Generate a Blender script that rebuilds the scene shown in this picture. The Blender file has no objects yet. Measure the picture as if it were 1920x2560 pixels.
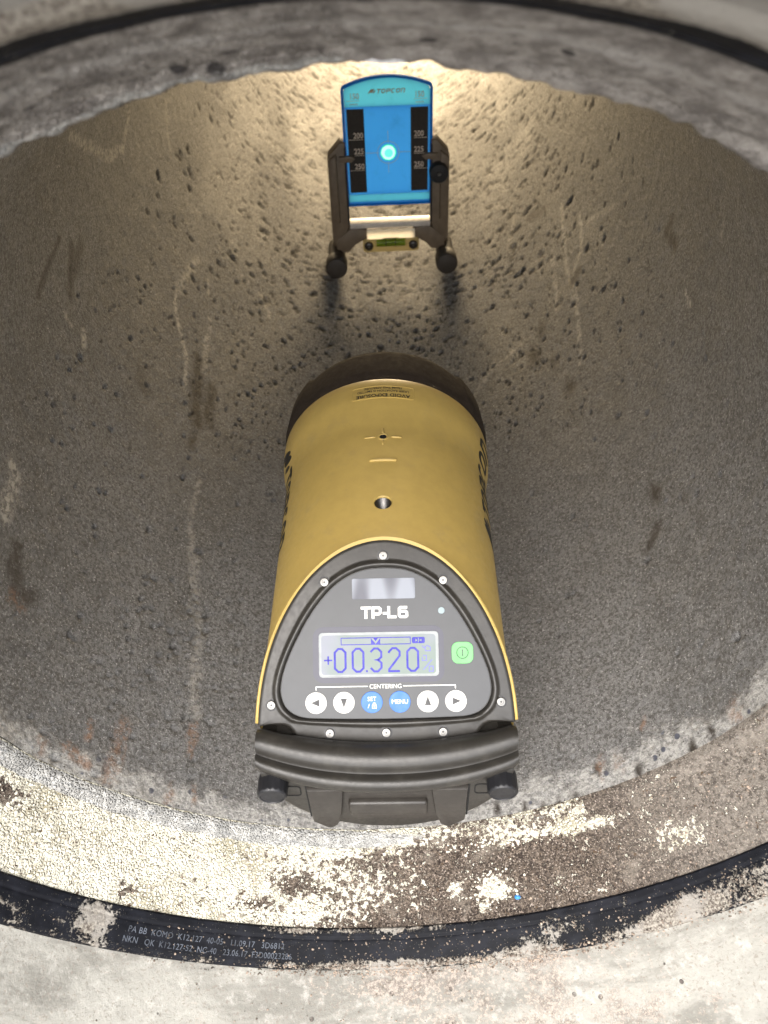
import bpy, bmesh, math, random
import numpy as np
from mathutils import Vector, Matrix, Euler
from math import radians, sin, cos, tan, pi, sqrt, atan2, hypot

MM = 0.001
scene = bpy.context.scene
COL = scene.collection
random.seed(7)

# ------------------------------------------------------------------ camera
cam_d = bpy.data.cameras.new('camera')
cam = bpy.data.objects.new('camera', cam_d)
COL.objects.link(cam)
scene.camera = cam
cam_d.sensor_fit = 'VERTICAL'
cam_d.sensor_height = 36.0
cam_d.sensor_width = 27.0
cam_d.lens = 29.13
cam_d.clip_start = 0.01
cam_d.clip_end = 400.0
P_, RL_ = 0.77712, -0.041085
fw = Vector((0, cos(P_), -sin(P_)))
r0 = Vector((1, 0, 0)); u0 = r0.cross(fw)
rv = r0 * cos(RL_) + u0 * sin(RL_)
uv = -r0 * sin(RL_) + u0 * cos(RL_)
M = Matrix((rv, uv, -fw)).transposed().to_4x4()
M.translation = Vector((5.568, -221.66, 281.63)) * MM
cam.matrix_world = M
cam_d.dof.use_dof = True
cam_d.dof.focus_distance = 0.46
cam_d.dof.aperture_fstop = 15.0

# ------------------------------------------------------------------ light
SUN_EL, SUN_AZ = radians(50), radians(-165)      # direction towards the sun: behind and above the camera, a little left
sd = Vector((cos(SUN_EL) * sin(SUN_AZ), cos(SUN_EL) * cos(SUN_AZ), sin(SUN_EL)))
world = bpy.data.worlds.new('World')
scene.world = world
world.use_nodes = True
wn = world.node_tree
bg = wn.nodes['Background']
sky = wn.nodes.new('ShaderNodeTexSky')
sky.sky_type = 'NISHITA'
sky.sun_disc = False
sky.sun_elevation = SUN_EL
sky.sun_rotation = SUN_AZ % (2 * pi)
sky.dust_density = 4.0
sky.ozone_density = 1.0
hs = wn.nodes.new('ShaderNodeHueSaturation')
hs.inputs['Saturation'].default_value = 0.45
wn.links.new(sky.outputs[0], hs.inputs['Color'])
wn.links.new(hs.outputs[0], bg.inputs[0])
bg.inputs[1].default_value = 0.15

sun_d = bpy.data.lights.new('sun', 'SUN')
sun_d.energy = 1.5
sun_d.angle = radians(85)
sun_d.color = (1.0, 0.98, 0.95)
sun = bpy.data.objects.new('sun', sun_d)
COL.objects.link(sun)
sun.rotation_euler = (-sd).to_track_quat('-Z', 'Y').to_euler()
sun.location = sd * 3

# warm light that comes in through the far end of the pipe
far_d = bpy.data.lights.new('far_end_light', 'AREA')
far_d.shape = 'DISK'
far_d.size = 0.40
far_d.spread = radians(105)
far_d.energy = 3.8
far_d.color = (1.0, 0.76, 0.45)
far = bpy.data.objects.new('far_end_light', far_d)
COL.objects.link(far)
far.location = (0.075, 1.74, 0.02)
far.rotation_euler = (Vector((0.04, 1.0, -0.21)) - far.location).to_track_quat('-Z', 'Y').to_euler()

scene.view_settings.view_transform = 'Standard'
scene.view_settings.look = 'None'
scene.view_settings.exposure = 1.3
scene.view_settings.gamma = 1.0

# ------------------------------------------------------------------ materials
def new_mat(name):
    m = bpy.data.materials.new(name)
    m.use_nodes = True
    return m, m.node_tree, m.node_tree.nodes['Principled BSDF']

class G:
    """tiny node helper"""
    def __init__(s, nt): s.nt = nt
    def n(s, t, **kw):
        x = s.nt.nodes.new(t)
        for k, v in kw.items(): setattr(x, k, v)
        return x
    def lk(s, a, b): s.nt.links.new(a, b)
    def co(s, scale=(1, 1, 1)):
        tc = s.n('ShaderNodeTexCoord'); mp = s.n('ShaderNodeMapping')
        mp.inputs['Scale'].default_value = [1000 * q for q in scale]
        s.lk(tc.outputs['Object'], mp.inputs[0]); return mp.outputs[0]
    def noise(s, co, scale, detail=4, rough=.6, dist=0):
        x = s.n('ShaderNodeTexNoise'); s.lk(co, x.inputs['Vector'])
        x.inputs['Scale'].default_value = scale; x.inputs['Detail'].default_value = detail
        x.inputs['Roughness'].default_value = rough; x.inputs['Distortion'].default_value = dist
        return x.outputs[0]
    def vor(s, co, scale, feature='F1', out='Distance', rnd=1):
        x = s.n('ShaderNodeTexVoronoi', feature=feature); s.lk(co, x.inputs['Vector'])
        x.inputs['Scale'].default_value = scale; x.inputs['Randomness'].default_value = rnd
        return x.outputs[out]
    def ramp(s, v, a, b, lo=0, hi=1):
        x = s.n('ShaderNodeMapRange'); x.interpolation_type = 'SMOOTHSTEP'
        s.put(v, x.inputs[0])
        for i, q in zip((1, 2, 3, 4), (a, b, lo, hi)): x.inputs[i].default_value = q
        return x.outputs[0]
    def put(s, v, sock):
        if isinstance(v, (int, float)): sock.default_value = v
        elif isinstance(v, tuple): sock.default_value = (*v, 1)[:4]
        else: s.lk(v, sock)
    def m(s, op, a, b=0.0, c=None):
        x = s.n('ShaderNodeMath', operation=op); s.put(a, x.inputs[0]); s.put(b, x.inputs[1])
        if c is not None: s.put(c, x.inputs[2])
        return x.outputs[0]
    def mix(s, f, a, b, mode='MIX'):
        x = s.n('ShaderNodeMix', data_type='RGBA', blend_type=mode)
        s.put(f, x.inputs[0]); s.put(a, x.inputs[6]); s.put(b, x.inputs[7]); return x.outputs[2]
    def attr(s, name):
        x = s.n('ShaderNodeAttribute', attribute_name=name); return x.outputs['Fac']
    def bump(s, h, dist, prev=None, strength=1):
        x = s.n('ShaderNodeBump'); s.put(h, x.inputs['Height']); x.inputs['Distance'].default_value = dist * MM
        x.inputs['Strength'].default_value = strength
        if prev is not None: s.lk(prev, x.inputs['Normal'])
        return x.outputs[0]

def simple(name, color, rough=.5, metal=0, bump=0, bscale=3, spec=.5, vary=.12, coat=0, rv=.15):
    m, nt, b = new_mat(name); g = G(nt)
    co = g.co()
    n1 = g.noise(co, .12, 3); f = g.ramp(n1, .3, .7, 1 - vary, 1 + vary)
    mx = g.n('ShaderNodeVectorMath', operation='SCALE'); mx.inputs[0].default_value = color; g.lk(f, mx.inputs['Scale'])
    g.lk(mx.outputs[0], b.inputs['Base Color'])
    r = g.ramp(g.noise(co, .35, 4), .3, .7, rough * (1 - rv), min(1, rough * (1 + rv))); g.lk(r, b.inputs['Roughness'])
    b.inputs['Metallic'].default_value = metal
    b.inputs['Specular IOR Level'].default_value = spec
    b.inputs['Coat Weight'].default_value = coat
    if bump: g.lk(g.bump(g.noise(co, bscale, 2), bump), b.inputs['Normal'])
    return m

M_YEL = simple('yellow_paint', (.49, .345, .10), .42, bump=.025, bscale=2.2, vary=.04)
def wear(m, tint, amt):
    nt = m.node_tree; g = G(nt); b = nt.nodes['Principled BSDF']; co = g.co()
    src = b.inputs['Base Color'].links[0].from_socket
    f = g.m('MULTIPLY', g.ramp(g.noise(co, .05, 6, .75), .52, .78), amt)
    sc = g.ramp(g.noise(g.co((1, .03, 1)), .8, 2, .5), .73, .78)
    sc = g.m('MULTIPLY', sc, g.ramp(g.noise(co, .02, 2), .52, .6))
    f = g.m('MAXIMUM', f, g.m('MULTIPLY', sc, amt * 1.3))
    sp = g.m('MULTIPLY', g.ramp(g.noise(co, .9, 2, .5), .74, .78), amt * 1.5)
    g.lk(g.mix(g.m('MAXIMUM', f, sp), src, tint), b.inputs['Base Color'])
wear(M_YEL, (.30, .24, .13), .35)
def dark_plastic(name, c):
    m, nt, b = new_mat(name); g = G(nt); co = g.co()
    dust = g.ramp(g.noise(co, .09, 5, .7), .45, .75)
    g.lk(g.mix(g.m('MULTIPLY', dust, .5), c, (.060, .055, .046)), b.inputs['Base Color'])
    g.lk(g.ramp(g.noise(co, .5, 4), .3, .7, .30, .42), b.inputs['Roughness'])
    sp = g.ramp(g.vor(co, .22), .03, .05, 1, 0)
    g.lk(g.bump(g.noise(co, 2.6, 2), .03), b.inputs['Normal'])
    return m
M_HOUS = dark_plastic('warm_grey_plastic', (.026, .0235, .020))
M_DOOR = dark_plastic('brown_grey_plastic', (.030, .026, .022))
M_BUMP = simple('brown_rubber', (.036, .027, .020), .9, bump=.03, vary=.1, spec=.15)
M_BLK = simple('black_rubber', (.012, .012, .014), .42, vary=.2)
M_VOID = simple('black_gap', (.006, .006, .006), .8)
M_PLATE = simple('grey_membrane', (.043, .046, .051), .42, vary=.03, rv=.02)
M_BEZ = simple('blue_grey_bezel', (.036, .037, .060), .4, vary=.02, rv=.02)
M_WHITE = simple('white_print', (.82, .81, .75), .5, vary=.03)
M_WBTN = simple('white_button', (.62, .61, .57), .4, vary=.02)
M_BLUE = simple('blue_button', (.012, .125, .46), .42, vary=.05)
M_GREEN = simple('green_button', (.13, .50, .14), .45, vary=.05)
M_ICON = simple('grey_icon', (.04, .04, .042), .5)
M_INK = simple('black_print', (.016, .015, .014), .5)
M_STEEL = simple('bright_steel', (.19, .187, .18), .38, metal=1, vary=.08)
M_THREAD = simple('dark_steel', (.16, .155, .15), .35, metal=1)
M_FRAME = simple('dark_bracket', (.14, .105, .070), .5, bump=.03, vary=.12)
M_ALU = simple('pale_aluminium', (.62, .58, .53), .4, metal=.4)
M_TPRINT = simple('rust_print', (.50, .30, .18), .6)
M_TNUM = simple('beige_print', (.62, .53, .44), .6)
M_SCR2 = simple('stud_dark', (.03, .025, .02), .35)

def lcd_mat():
    m, nt, b = new_mat('lcd_glass'); g = G(nt); co = g.co()
    n = g.noise(co, .03, 2)
    c = g.mix(g.ramp(n, .4, .62), (.145, .185, .165), (.20, .205, .26))
    g.lk(c, b.inputs['Base Color']); b.inputs['Roughness'].default_value = .35; b.inputs['Specular IOR Level'].default_value = .3
    b.inputs['Emission Color'].default_value = (.42, .48, .46, 1); b.inputs['Emission Strength'].default_value = .04
    return m
M_LCD = lcd_mat()
M_LCDW = simple('lcd_edge', (.26, .28, .285), .4)
M_SEG = simple('lcd_ink', (.012, .008, .30), .5, vary=.02)
M_SEGL = simple('lcd_ink_pale', (.12, .12, .40), .5, vary=.02)

def window_mat():
    m, nt, b = new_mat('sensor_glass'); g = G(nt)
    b.inputs['Base Color'].default_value = (.20, .21, .26, 1)
    b.inputs['Roughness'].default_value = .3; b.inputs['Specular IOR Level'].default_value = .35
    co = g.co((1, .4, 1)); g.lk(g.bump(g.noise(co, .06, 1), .12), b.inputs['Normal'])
    c = g.mix(g.ramp(g.noise(g.co((1, .3, .3)), .07, 0, .3), .40, .56), (.05, .055, .08), (.20, .22, .26)); g.lk(c, b.inputs['Base Color'])  # bright reflection streaks painted into the glass colour
    return m
M_WIN = window_mat()

def glass_panel(name, c, trans, emit=0):
    m, nt, b = new_mat(name); g = G(nt)
    out = nt.nodes['Material Output']
    tr = g.n('ShaderNodeBsdfTranslucent'); co_ = g.co(); g.lk(g.mix(g.ramp(g.noise(co_, .05, 5, .7), .5, .75, 0, .35), trans, tuple(q * .6 for q in trans)), tr.inputs[0])
    b.inputs['Base Color'].default_value = (*c, 1); b.inputs['Roughness'].default_value = .2
    mx = g.n('ShaderNodeMixShader'); mx.inputs[0].default_value = .75
    g.lk(b.outputs[0], mx.inputs[1]); g.lk(tr.outputs[0], mx.inputs[2]); g.lk(mx.outputs[0], out.inputs[0])
    return m
M_TBLUE = glass_panel('blue_acrylic', (.05, .24, .68), (.17, .49, .90))
M_TTEAL = glass_panel('teal_acrylic', (.10, .40, .58), (.27, .68, .90))
M_TEDGE = glass_panel('blue_acrylic_edge', (.01, .12, .34), (.03, .30, .70))
M_TBLK = simple('black_mask', (.016, .010, .006), .6)
M_VIALG = glass_panel('green_vial', (.28, .38, .06), (.45, .62, .10))
M_VIALH = glass_panel('clear_vial_block', (.30, .28, .20), (.50, .46, .32))
M_VIALW = glass_panel('white_vial_strip', (.80, .80, .76), (.95, .93, .88))

def emit_mat(name, c, s):
    m, nt, b = new_mat(name)
    b.inputs['Base Color'].default_value = (*c, 1)
    b.inputs['Emission Color'].default_value = (*c, 1); b.inputs['Emission Strength'].default_value = s
    return m
M_SPOT = emit_mat('laser_core', (.10, .60, .50), .58)
M_SPOT2 = emit_mat('laser_bright', (.38, .90, .62), .62)
M_HALO = emit_mat('laser_halo', (.0, .60, .33), .45)

# ---- concrete of the pipe barrel
def barrel_mat():
    m, nt, b = new_mat('wet_concrete'); g = G(nt)
    co = g.co(); cs = g.co((1, .35, 1))
    big = g.noise(cs, .014, 4, .6, .3)
    med = g.noise(co, .07, 5, .65)
    fin = g.noise(co, .42, 4, .8)
    c = g.mix(g.ramp(big, .35, .65), (.140, .139, .137), (.225, .224, .222))
    c = g.mix(g.ramp(med, .35, .65, 0, .55), c, (.255, .252, .246))
    c = g.mix(g.ramp(fin, .42, .60, 0, .85), c, (.075, .070, .064))
    sp = g.ramp(g.noise(co, .7, 3, .7), .58, .68)
    c = g.mix(g.m('MULTIPLY', sp, .9), c, (.47, .46, .445))
    # fine circumferential / axial trowel lines
    ln = g.noise(g.co((1, .04, 1)), .55, 3, .6)
    c = g.mix(g.ramp(ln, .5, .75, 0, .22), c, (.12, .112, .10))
    # pale crust towards the mouth, rust, streaks
    lip = g.attr('lip')
    lm = g.ramp(g.m('ADD', lip, g.m('MULTIPLY', g.m('SUBTRACT', g.noise(co, .09, 6, .7), .5), 1.5)), .38, .72)
    c = g.mix(g.m('MULTIPLY', lm, .72), c, g.mix(g.ramp(g.noise(co, .35, 4, .75), .38, .6), (.27, .265, .255), (.58, .565, .535)))
    agg = g.m('MULTIPLY', g.ramp(g.vor(co, .11), .16, .24, 1, 0), g.ramp(lip, .3, .7))
    agg = g.m('MULTIPLY', agg, g.ramp(g.noise(co, .06, 2), .48, .56))
    c = g.mix(agg, c, (.085, .09, .115))
    ls = g.attr('light_stain')
    lsm = g.m('MULTIPLY', ls, g.ramp(g.noise(co, .28, 4, .7), .42, .56, .12, 1))
    c = g.mix(g.m('MULTIPLY', lsm, .9), c, (.52, .49, .43))
    ds = g.attr('dark_stain')
    dsm = g.m('MULTIPLY', ds, g.ramp(g.noise(co, .25, 4, .7), .36, .50, .55, 1))
    c = g.mix(g.m('MULTIPLY', dsm, .95), c, (.032, .024, .017))
    ru = g.m('MULTIPLY', g.attr('rust'), g.ramp(g.noise(co, .25, 4, .7), .40, .6))
    c = g.mix(g.m('MULTIPLY', ru, .62), c, (.30, .15, .075))
    pit = g.attr('pit')
    c = g.mix(g.m('MULTIPLY', pit, .9), c, (.045, .038, .030))
    pg = g.m('MULTIPLY', g.ramp(g.vor(g.co((1, .8, 1)), .20), .06, .10, 1, 0), g.ramp(g.noise(co, .045, 3, .6), .47, .55))
    c = g.mix(g.m('MULTIPLY', pg, .85), c, (.035, .03, .026))
    g.lk(c, b.inputs['Base Color'])
    g.lk(g.ramp(big, .35, .6, .70, .82), b.inputs['Roughness'])
    b.inputs['Specular IOR Level'].default_value = .35
    h = g.bump(g.noise(co, .10, 5, .7), 1.1)
    h = g.bump(g.noise(co, .42, 5, .8), 1.5, h)
    h = g.bump(pg, -.9, h)
    h = g.bump(g.m('MULTIPLY', lm, g.noise(co, .3, 4)), 1.0, h)
    g.lk(h, b.inputs['Normal'])
    return m
M_BARREL = barrel_mat()

# ---- shoulder: white foam beads on the left, brown sandy dirt on the right, grey cement on top
def shoulder_mat():
    m, nt, b = new_mat('shoulder_beads_and_dirt'); g = G(nt)
    co = g.co()
    d1 = g.noise(co, .035, 6, .75); d2 = g.noise(co, .35, 4, .7); d3 = g.noise(co, 1.0, 3, .7)
    dirt_a, grey_a, strip = g.attr('dirt'), g.attr('grey'), g.attr('strip')
    # beads
    ve = g.vor(co, .52, 'DISTANCE_TO_EDGE'); v1 = g.vor(co, .52)
    olive = g.ramp(g.noise(co, .03, 4, .6), .46, .62)
    white = g.mix(g.ramp(d2, .3, .7), (.80, .77, .65), (.68, .64, .52))
    line = g.ramp(ve, .02, .12, 1, 0)
    lc = g.mix(olive, (.62, .57, .42), (.22, .18, .09))
    beads = g.mix(g.m('MULTIPLY', line, g.ramp(olive, 0, 1, .15, .8)), white, lc)
    beads = g.mix(g.m('MULTIPLY', g.ramp(g.noise(co, .11, 5, .7), .6, .72), .55), beads, (.42, .36, .22))
    # dirt
    dc = g.mix(g.ramp(d2, .36, .62), (.05, .037, .030), (.17, .135, .105))
    dc = g.mix(g.ramp(d3, .47, .60), dc, (.025, .018, .015))
    dc = g.mix(g.ramp(g.noise(co, .9, 2, .6), .58, .66), dc, (.38, .32, .27))
    dc = g.mix(g.ramp(g.noise(co, .05, 5, .7), .52, .68, 0, .55), dc, (.27, .235, .195))
    dc = g.mix(g.m('MULTIPLY', g.attr('pale'), g.ramp(d2, .35, .6, .25, .8)), dc, (.34, .31, .27))
    dm = g.m('ADD', dirt_a, g.m('MULTIPLY', g.m('SUBTRACT', d1, .5), 1.2))
    dm = g.m('ADD', dm, g.m('MULTIPLY', g.m('SUBTRACT', d2, .5), 1.9))
    dmask = g.ramp(dm, .46, .52)
    c = g.mix(dmask, beads, dc)
    # scattered brown specks on the beads
    c = g.mix(g.ramp(g.noise(co, .3, 3, .6), .66, .69), c, (.11, .075, .05))
    # grey cement (crown)
    gc = g.mix(g.ramp(g.noise(co, .12, 5, .7), .35, .65), (.19, .172, .158), (.42, .39, .36))
    gc = g.mix(g.ramp(g.vor(co, .055), .10, .16, 1, 0), gc, (.06, .055, .055))
    gc = g.mix(g.m('MULTIPLY', g.attr('band'), .75), gc, (.48, .455, .43))
    gc = g.mix(g.ramp(g.noise(co, .3, 4, .75), .52, .68, 0, .6), gc, (.11, .10, .092))
    gm = g.ramp(g.m('ADD', grey_a, g.m('MULTIPLY', g.m('SUBTRACT', d1, .5), .6)), .45, .55)
    c = g.mix(gm, c, gc)
    sc = g.mix(g.ramp(g.noise(g.co((1, 1, 1)), .12, 5, .7), .38, .62), (.34, .335, .32), (.56, .55, .52))
    sc = g.mix(g.ramp(g.noise(g.co((.25, 2.2, .25)), .3, 3), .52, .68, 0, .5), sc, (.28, .29, .30))
    sm = g.ramp(g.m('ADD', strip, g.m('MULTIPLY', g.m('SUBTRACT', d1, .5), .9)), .45, .6)
    c = g.mix(sm, c, sc)
    g.lk(c, b.inputs['Base Color'])
    b.inputs['Roughness'].default_value = .85
    b.inputs['Specular IOR Level'].default_value = .25
    hb = g.m('MULTIPLY', g.ramp(ve, 0, .35), g.m('SUBTRACT', 1, dmask))
    h = g.bump(hb, 1.3)
    h = g.bump(g.m('MULTIPLY', g.m('ADD', d2, d3), g.m('ADD', .25, dmask)), 1.1, h)
    g.lk(h, b.inputs['Normal'])
    return m
M_SHOULDER = shoulder_mat()

def bell_mat():
    m, nt, b = new_mat('pale_concrete'); g = G(nt); co = g.co()
    cs = g.co((.35, 1.3, .6))
    big = g.noise(cs, .022, 5, .7, .4)
    c = g.mix(g.ramp(big, .40, .56), (.20, .192, .168), (.32, .31, .275))
    c = g.mix(g.ramp(g.noise(co, .15, 5, .7), .5, .7, 0, .6), c, (.45, .435, .395))
    holes = g.m('MULTIPLY', g.ramp(g.vor(co, .075), .07, .10, 1, 0), g.ramp(g.noise(co, .04, 2), .4, .5))
    c = g.mix(holes, c, (.10, .085, .075))
    c = g.mix(g.m('MULTIPLY', g.ramp(g.noise(co, .5, 3, .7), .56, .66), .6), c, (.20, .165, .135))
    d2 = g.noise(co, .45, 4, .75)
    dm = g.ramp(g.m('ADD', g.attr('dirt'), g.m('ADD', g.m('MULTIPLY', g.m('SUBTRACT', g.noise(co, .04, 6, .75), .5), 1.5), g.m('MULTIPLY', g.m('SUBTRACT', d2, .5), 1.3))), .45, .62)
    dc = g.mix(g.ramp(d2, .4, .62), (.11, .085, .07), (.38, .33, .28))
    c = g.mix(g.m('MULTIPLY', dm, .85), c, dc)
    c = g.mix(g.m('MULTIPLY', g.attr('grey'), .5), c, (.30, .28, .26))
    g.lk(c, b.inputs['Base Color']); b.inputs['Roughness'].default_value = .8
    h = g.bump(holes, -1.2); h = g.bump(g.noise(co, .4, 5, .7), .8, h); g.lk(h, b.inputs['Normal'])
    return m
M_BELL = bell_mat()

def gasket_mat():
    m, nt, b = new_mat('dusty_black_rubber'); g = G(nt); co = g.co()
    d1 = g.noise(co, .04, 6, .75); d2 = g.noise(co, .5, 4, .75)
    mk = g.m('ADD', g.attr('dust'), g.m('ADD', g.m('MULTIPLY', g.m('SUBTRACT', d1, .5), 1.2), g.m('MULTIPLY', g.m('SUBTRACT', d2, .5), 1.2)))
    mask = g.ramp(mk, .45, .56)
    dc = g.mix(g.ramp(g.noise(co, .7, 3, .7), .38, .62), (.12, .10, .085), (.36, .33, .28))
    dc = g.mix(g.ramp(g.noise(co, .06, 4), .45, .6), dc, (.30, .28, .25))
    rub = g.mix(g.ramp(g.noise(co, .1, 4), .4, .7), (.003, .0035, .006), (.009, .010, .015))
    rub = g.mix(g.ramp(g.noise(co, 1.3, 2), .70, .74), rub, (.35, .33, .27))
    g.lk(g.mix(mask, rub, dc), b.inputs['Base Color'])
    g.lk(g.ramp(mask, 0, 1, .6, .95), b.inputs['Roughness']); b.inputs['Specular IOR Level'].default_value = .18
    g.lk(g.bump(g.m('MULTIPLY', g.m('ADD', d2, d1), mask), 1.0), b.inputs['Normal'])
    return m
M_GASK = gasket_mat()
M_GTXT = simple('faded_grey_print', (.075, .085, .105), .7, vary=.5)
M_SAND = simple('sand_grain', (.24, .19, .15), .9, vary=.8)
M_SANDW = simple('foam_bead', (.82, .79, .66), .8, vary=.1)

# ------------------------------------------------------------------ object helpers
def link(name, me, mats, parent=None, smooth=False):
    if not isinstance(mats, (list, tuple)): mats = [mats]
    me.name = name
    for q in mats: me.materials.append(q)
    o = bpy.data.objects.new(name, me); COL.objects.link(o)
    if parent: o.parent = parent
    if smooth: me.polygons.foreach_set('use_smooth', [True] * len(me.polygons))
    return o
def bm_obj(name, bm, mats, parent=None, smooth=False, angle=None, xf=None):
    if xf: 
        for v in bm.verts: v.co = Vector(xf(v.co))
    for v in bm.verts: v.co = v.co * MM
    bmesh.ops.recalc_face_normals(bm, faces=bm.faces)
    if angle is not None:
        for e in bm.edges:
            if len(e.link_faces) == 2 and e.calc_face_angle(0) > radians(angle): e.smooth = False
        smooth = True
    me = bpy.data.meshes.new(name); bm.to_mesh(me); bm.free()
    return link(name, me, mats, parent, smooth)
def empty(name, loc, label, cat, rz=0, group=None):
    o = bpy.data.objects.new(name, None); COL.objects.link(o)
    o.empty_display_size = .02; o.location = [q * MM for q in loc]; o.rotation_euler = (0, 0, rz)
    tag(o, label, cat, group); return o
def tag(o, label=None, cat=None, group=None, kind=None):
    if label: o['label'] = label
    if cat: o['category'] = cat
    if group: o['group'] = group
    if kind: o['kind'] = kind
def box(bm, c, s, bev=0, mat=0, rot=None, seg=2):
    r = bmesh.ops.create_cube(bm, size=1)
    vs = r['verts']
    for v in vs: v.co = Vector((v.co.x * s[0], v.co.y * s[1], v.co.z * s[2]))
    fs = list({f for v in vs for f in v.link_faces})
    if bev:
        es = list({e for v in vs for e in v.link_edges})
        rr = bmesh.ops.bevel(bm, geom=es, offset=bev, segments=seg, affect='EDGES', profile=.5)
        vs = list({v for f in rr['faces'] for v in f.verts} | {v for v in vs if v.is_valid})
        fs = list({f for v in vs for f in v.link_faces})
    for v in vs:
        if rot: v.co = rot @ v.co
        v.co += Vector(c)
    for f in fs: f.material_index = mat
    return vs
def lathe(bm, prof, seg=48, axis='Y', c=(0, 0, 0), mat=0, cap0=True, cap1=True):
    """prof: list of (a, r) along axis"""
    rings = []
    for a, r in prof:
        ring = []
        for k in range(seg):
            t = 2 * pi * k / seg
            p = {'Y': (r * sin(t), a, r * cos(t)), 'Z': (r * sin(t), r * cos(t), a), 'X': (a, r * sin(t), r * cos(t))}[axis]
            ring.append(bm.verts.new(Vector(p) + Vector(c)))
        rings.append(ring)
    fs = []
    for A, B in zip(rings, rings[1:]):
        for k in range(seg):
            fs.append(bm.faces.new((A[k], A[(k + 1) % seg], B[(k + 1) % seg], B[k])))
    if cap0: fs.append(bm.faces.new(rings[0]))
    if cap1: fs.append(bm.faces.new(rings[-1]))
    for f in fs: f.material_index = mat
    return rings
def prism(bm, pts, z0, z1, mat=0, bev=0):
    """2-D polygon (x, y) extruded z0..z1 (z1 the top), top edge bevelled"""
    def inset(P, d):
        n = len(P); out = []
        A = sum(P[i][0] * P[(i + 1) % n][1] - P[(i + 1) % n][0] * P[i][1] for i in range(n))
        sg = 1 if A > 0 else -1
        for i in range(n):
            a, p, b = Vector(P[i - 1]), Vector(P[i]), Vector(P[(i + 1) % n])
            d1 = (p - a).normalized(); d2 = (b - p).normalized()
            nn = Vector((-d1.y, d1.x)) + Vector((-d2.y, d2.x))
            if nn.length < 1e-6: nn = Vector((-d1.y, d1.x))
            nn.normalize(); k = max(.35, nn.dot(Vector((-d1.y, d1.x))))
            out.append(tuple(p + nn * sg * d / k))
        return out
    layers = [(pts, z0)]
    s = 1 if z1 > z0 else -1
    if bev:
        layers.append((pts, z1 - s * bev)); layers.append((inset(pts, bev * .3), z1 - s * bev * .3)); layers.append((inset(pts, bev), z1))
    else: layers.append((pts, z1))
    rings = [[bm.verts.new((p[0], p[1], z)) for p in P] for P, z in layers]
    n = len(pts); fs = []
    for A, B in zip(rings, rings[1:]):
        for k in range(n): fs.append(bm.faces.new((A[k], A[(k + 1) % n], B[(k + 1) % n], B[k])))
    fs.append(bm.faces.new(rings[0])); fs.append(bm.faces.new(rings[-1]))
    for f in fs: f.material_index = mat
def circ(cx, cy, r, n=32, ry=None):
    return [(cx + r * cos(2 * pi * k / n), cy + (ry or r) * sin(2 * pi * k / n)) for k in range(n)]
def rrect(x0, y0, x1, y1, r, n=5):
    o = []
    for cx, cy, a in ((x1 - r, y1 - r, 0), (x0 + r, y1 - r, 90), (x0 + r, y0 + r, 180), (x1 - r, y0 + r, 270)):
        for k in range(n + 1):
            t = radians(a + 90 * k / n); o.append((cx + r * cos(t), cy + r * sin(t)))
    return o
def ribbon(bm, pts, w, z0=0, z1=.2, closed=False, mat=0):
    """thick polyline in xy with mitred joints, as a thin solid"""
    n = len(pts); L = []; Rr = []
    for i in range(n):
        p = Vector(pts[i])
        a = Vector(pts[i - 1]) if (i or closed) else None
        b = Vector(pts[(i + 1) % n]) if (i < n - 1 or closed) else None
        ds = []
        if a is not None: ds.append((p - a).normalized())
        if b is not None: ds.append((b - p).normalized())
        nn = sum((Vector((-d.y, d.x)) for d in ds), Vector((0, 0))).normalized()
        k = max(.5, nn.dot(Vector((-ds[0].y, ds[0].x))))
        L.append(p + nn * w / 2 / k); Rr.append(p - nn * w / 2 / k)
    va = [[bm.verts.new((q.x, q.y, z)) for q in Q] for Q, z in ((L, z1), (Rr, z1), (Rr, z0), (L, z0))]
    m = n if closed else n - 1
    for i in range(m):
        j = (i + 1) % n
        for A, B in ((0, 1), (1, 2), (2, 3), (3, 0)):
            f = bm.faces.new((va[A][i], va[B][i], va[B][j], va[A][j])); f.material_index = mat
    if not closed:
        for i in (0, n - 1):
            f = bm.faces.new([va[k][i] for k in range(4)]); f.material_index = mat
def text_bm(bm, s, size, c=(0, 0), align='CENTER', bold=0, z0=0, z1=.15, mat=0, sx=1, shear=0, flip=False, rot=0, space=1):
    cu = bpy.data.curves.new('t', 'FONT'); cu.body = s; cu.size = size / .73; cu.align_x = align; cu.align_y = 'CENTER'
    cu.offset = bold; cu.resolution_u = 3; cu.shear = shear; cu.space_character = space; cu.extrude = abs(z1 - z0) / 2
    o = bpy.data.objects.new('t', cu); COL.objects.link(o)
    bpy.context.view_layer.update()
    me = bpy.data.meshes.new_from_object(o.evaluated_get(bpy.context.evaluated_depsgraph_get()))
    nv, nf = len(bm.verts), len(bm.faces)
    bm.from_mesh(me)
    bm.verts.ensure_lookup_table(); bm.faces.ensure_lookup_table()
    cr, sr = cos(rot), sin(rot)
    for v in bm.verts[nv:]:
        x, y = v.co.x * sx, v.co.y
        if flip: x, y = -x, -y
        v.co = Vector((c[0] + x * cr - y * sr, c[1] + x * sr + y * cr, (z0 + z1) / 2 + v.co.z))
    for f in bm.faces[nf:]: f.material_index = mat
    bpy.data.objects.remove(o); bpy.data.curves.remove(cu); bpy.data.meshes.remove(me)
def slice_x(bm, x0, x1, step, axis=0):
    x = x0
    no = [0, 0, 0]; no[axis] = 1
    while x < x1:
        co = [0, 0, 0]; co[axis] = x
        bmesh.ops.bisect_plane(bm, geom=bm.verts[:] + bm.edges[:] + bm.faces[:], plane_co=co, plane_no=no)
        x += step

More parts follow.
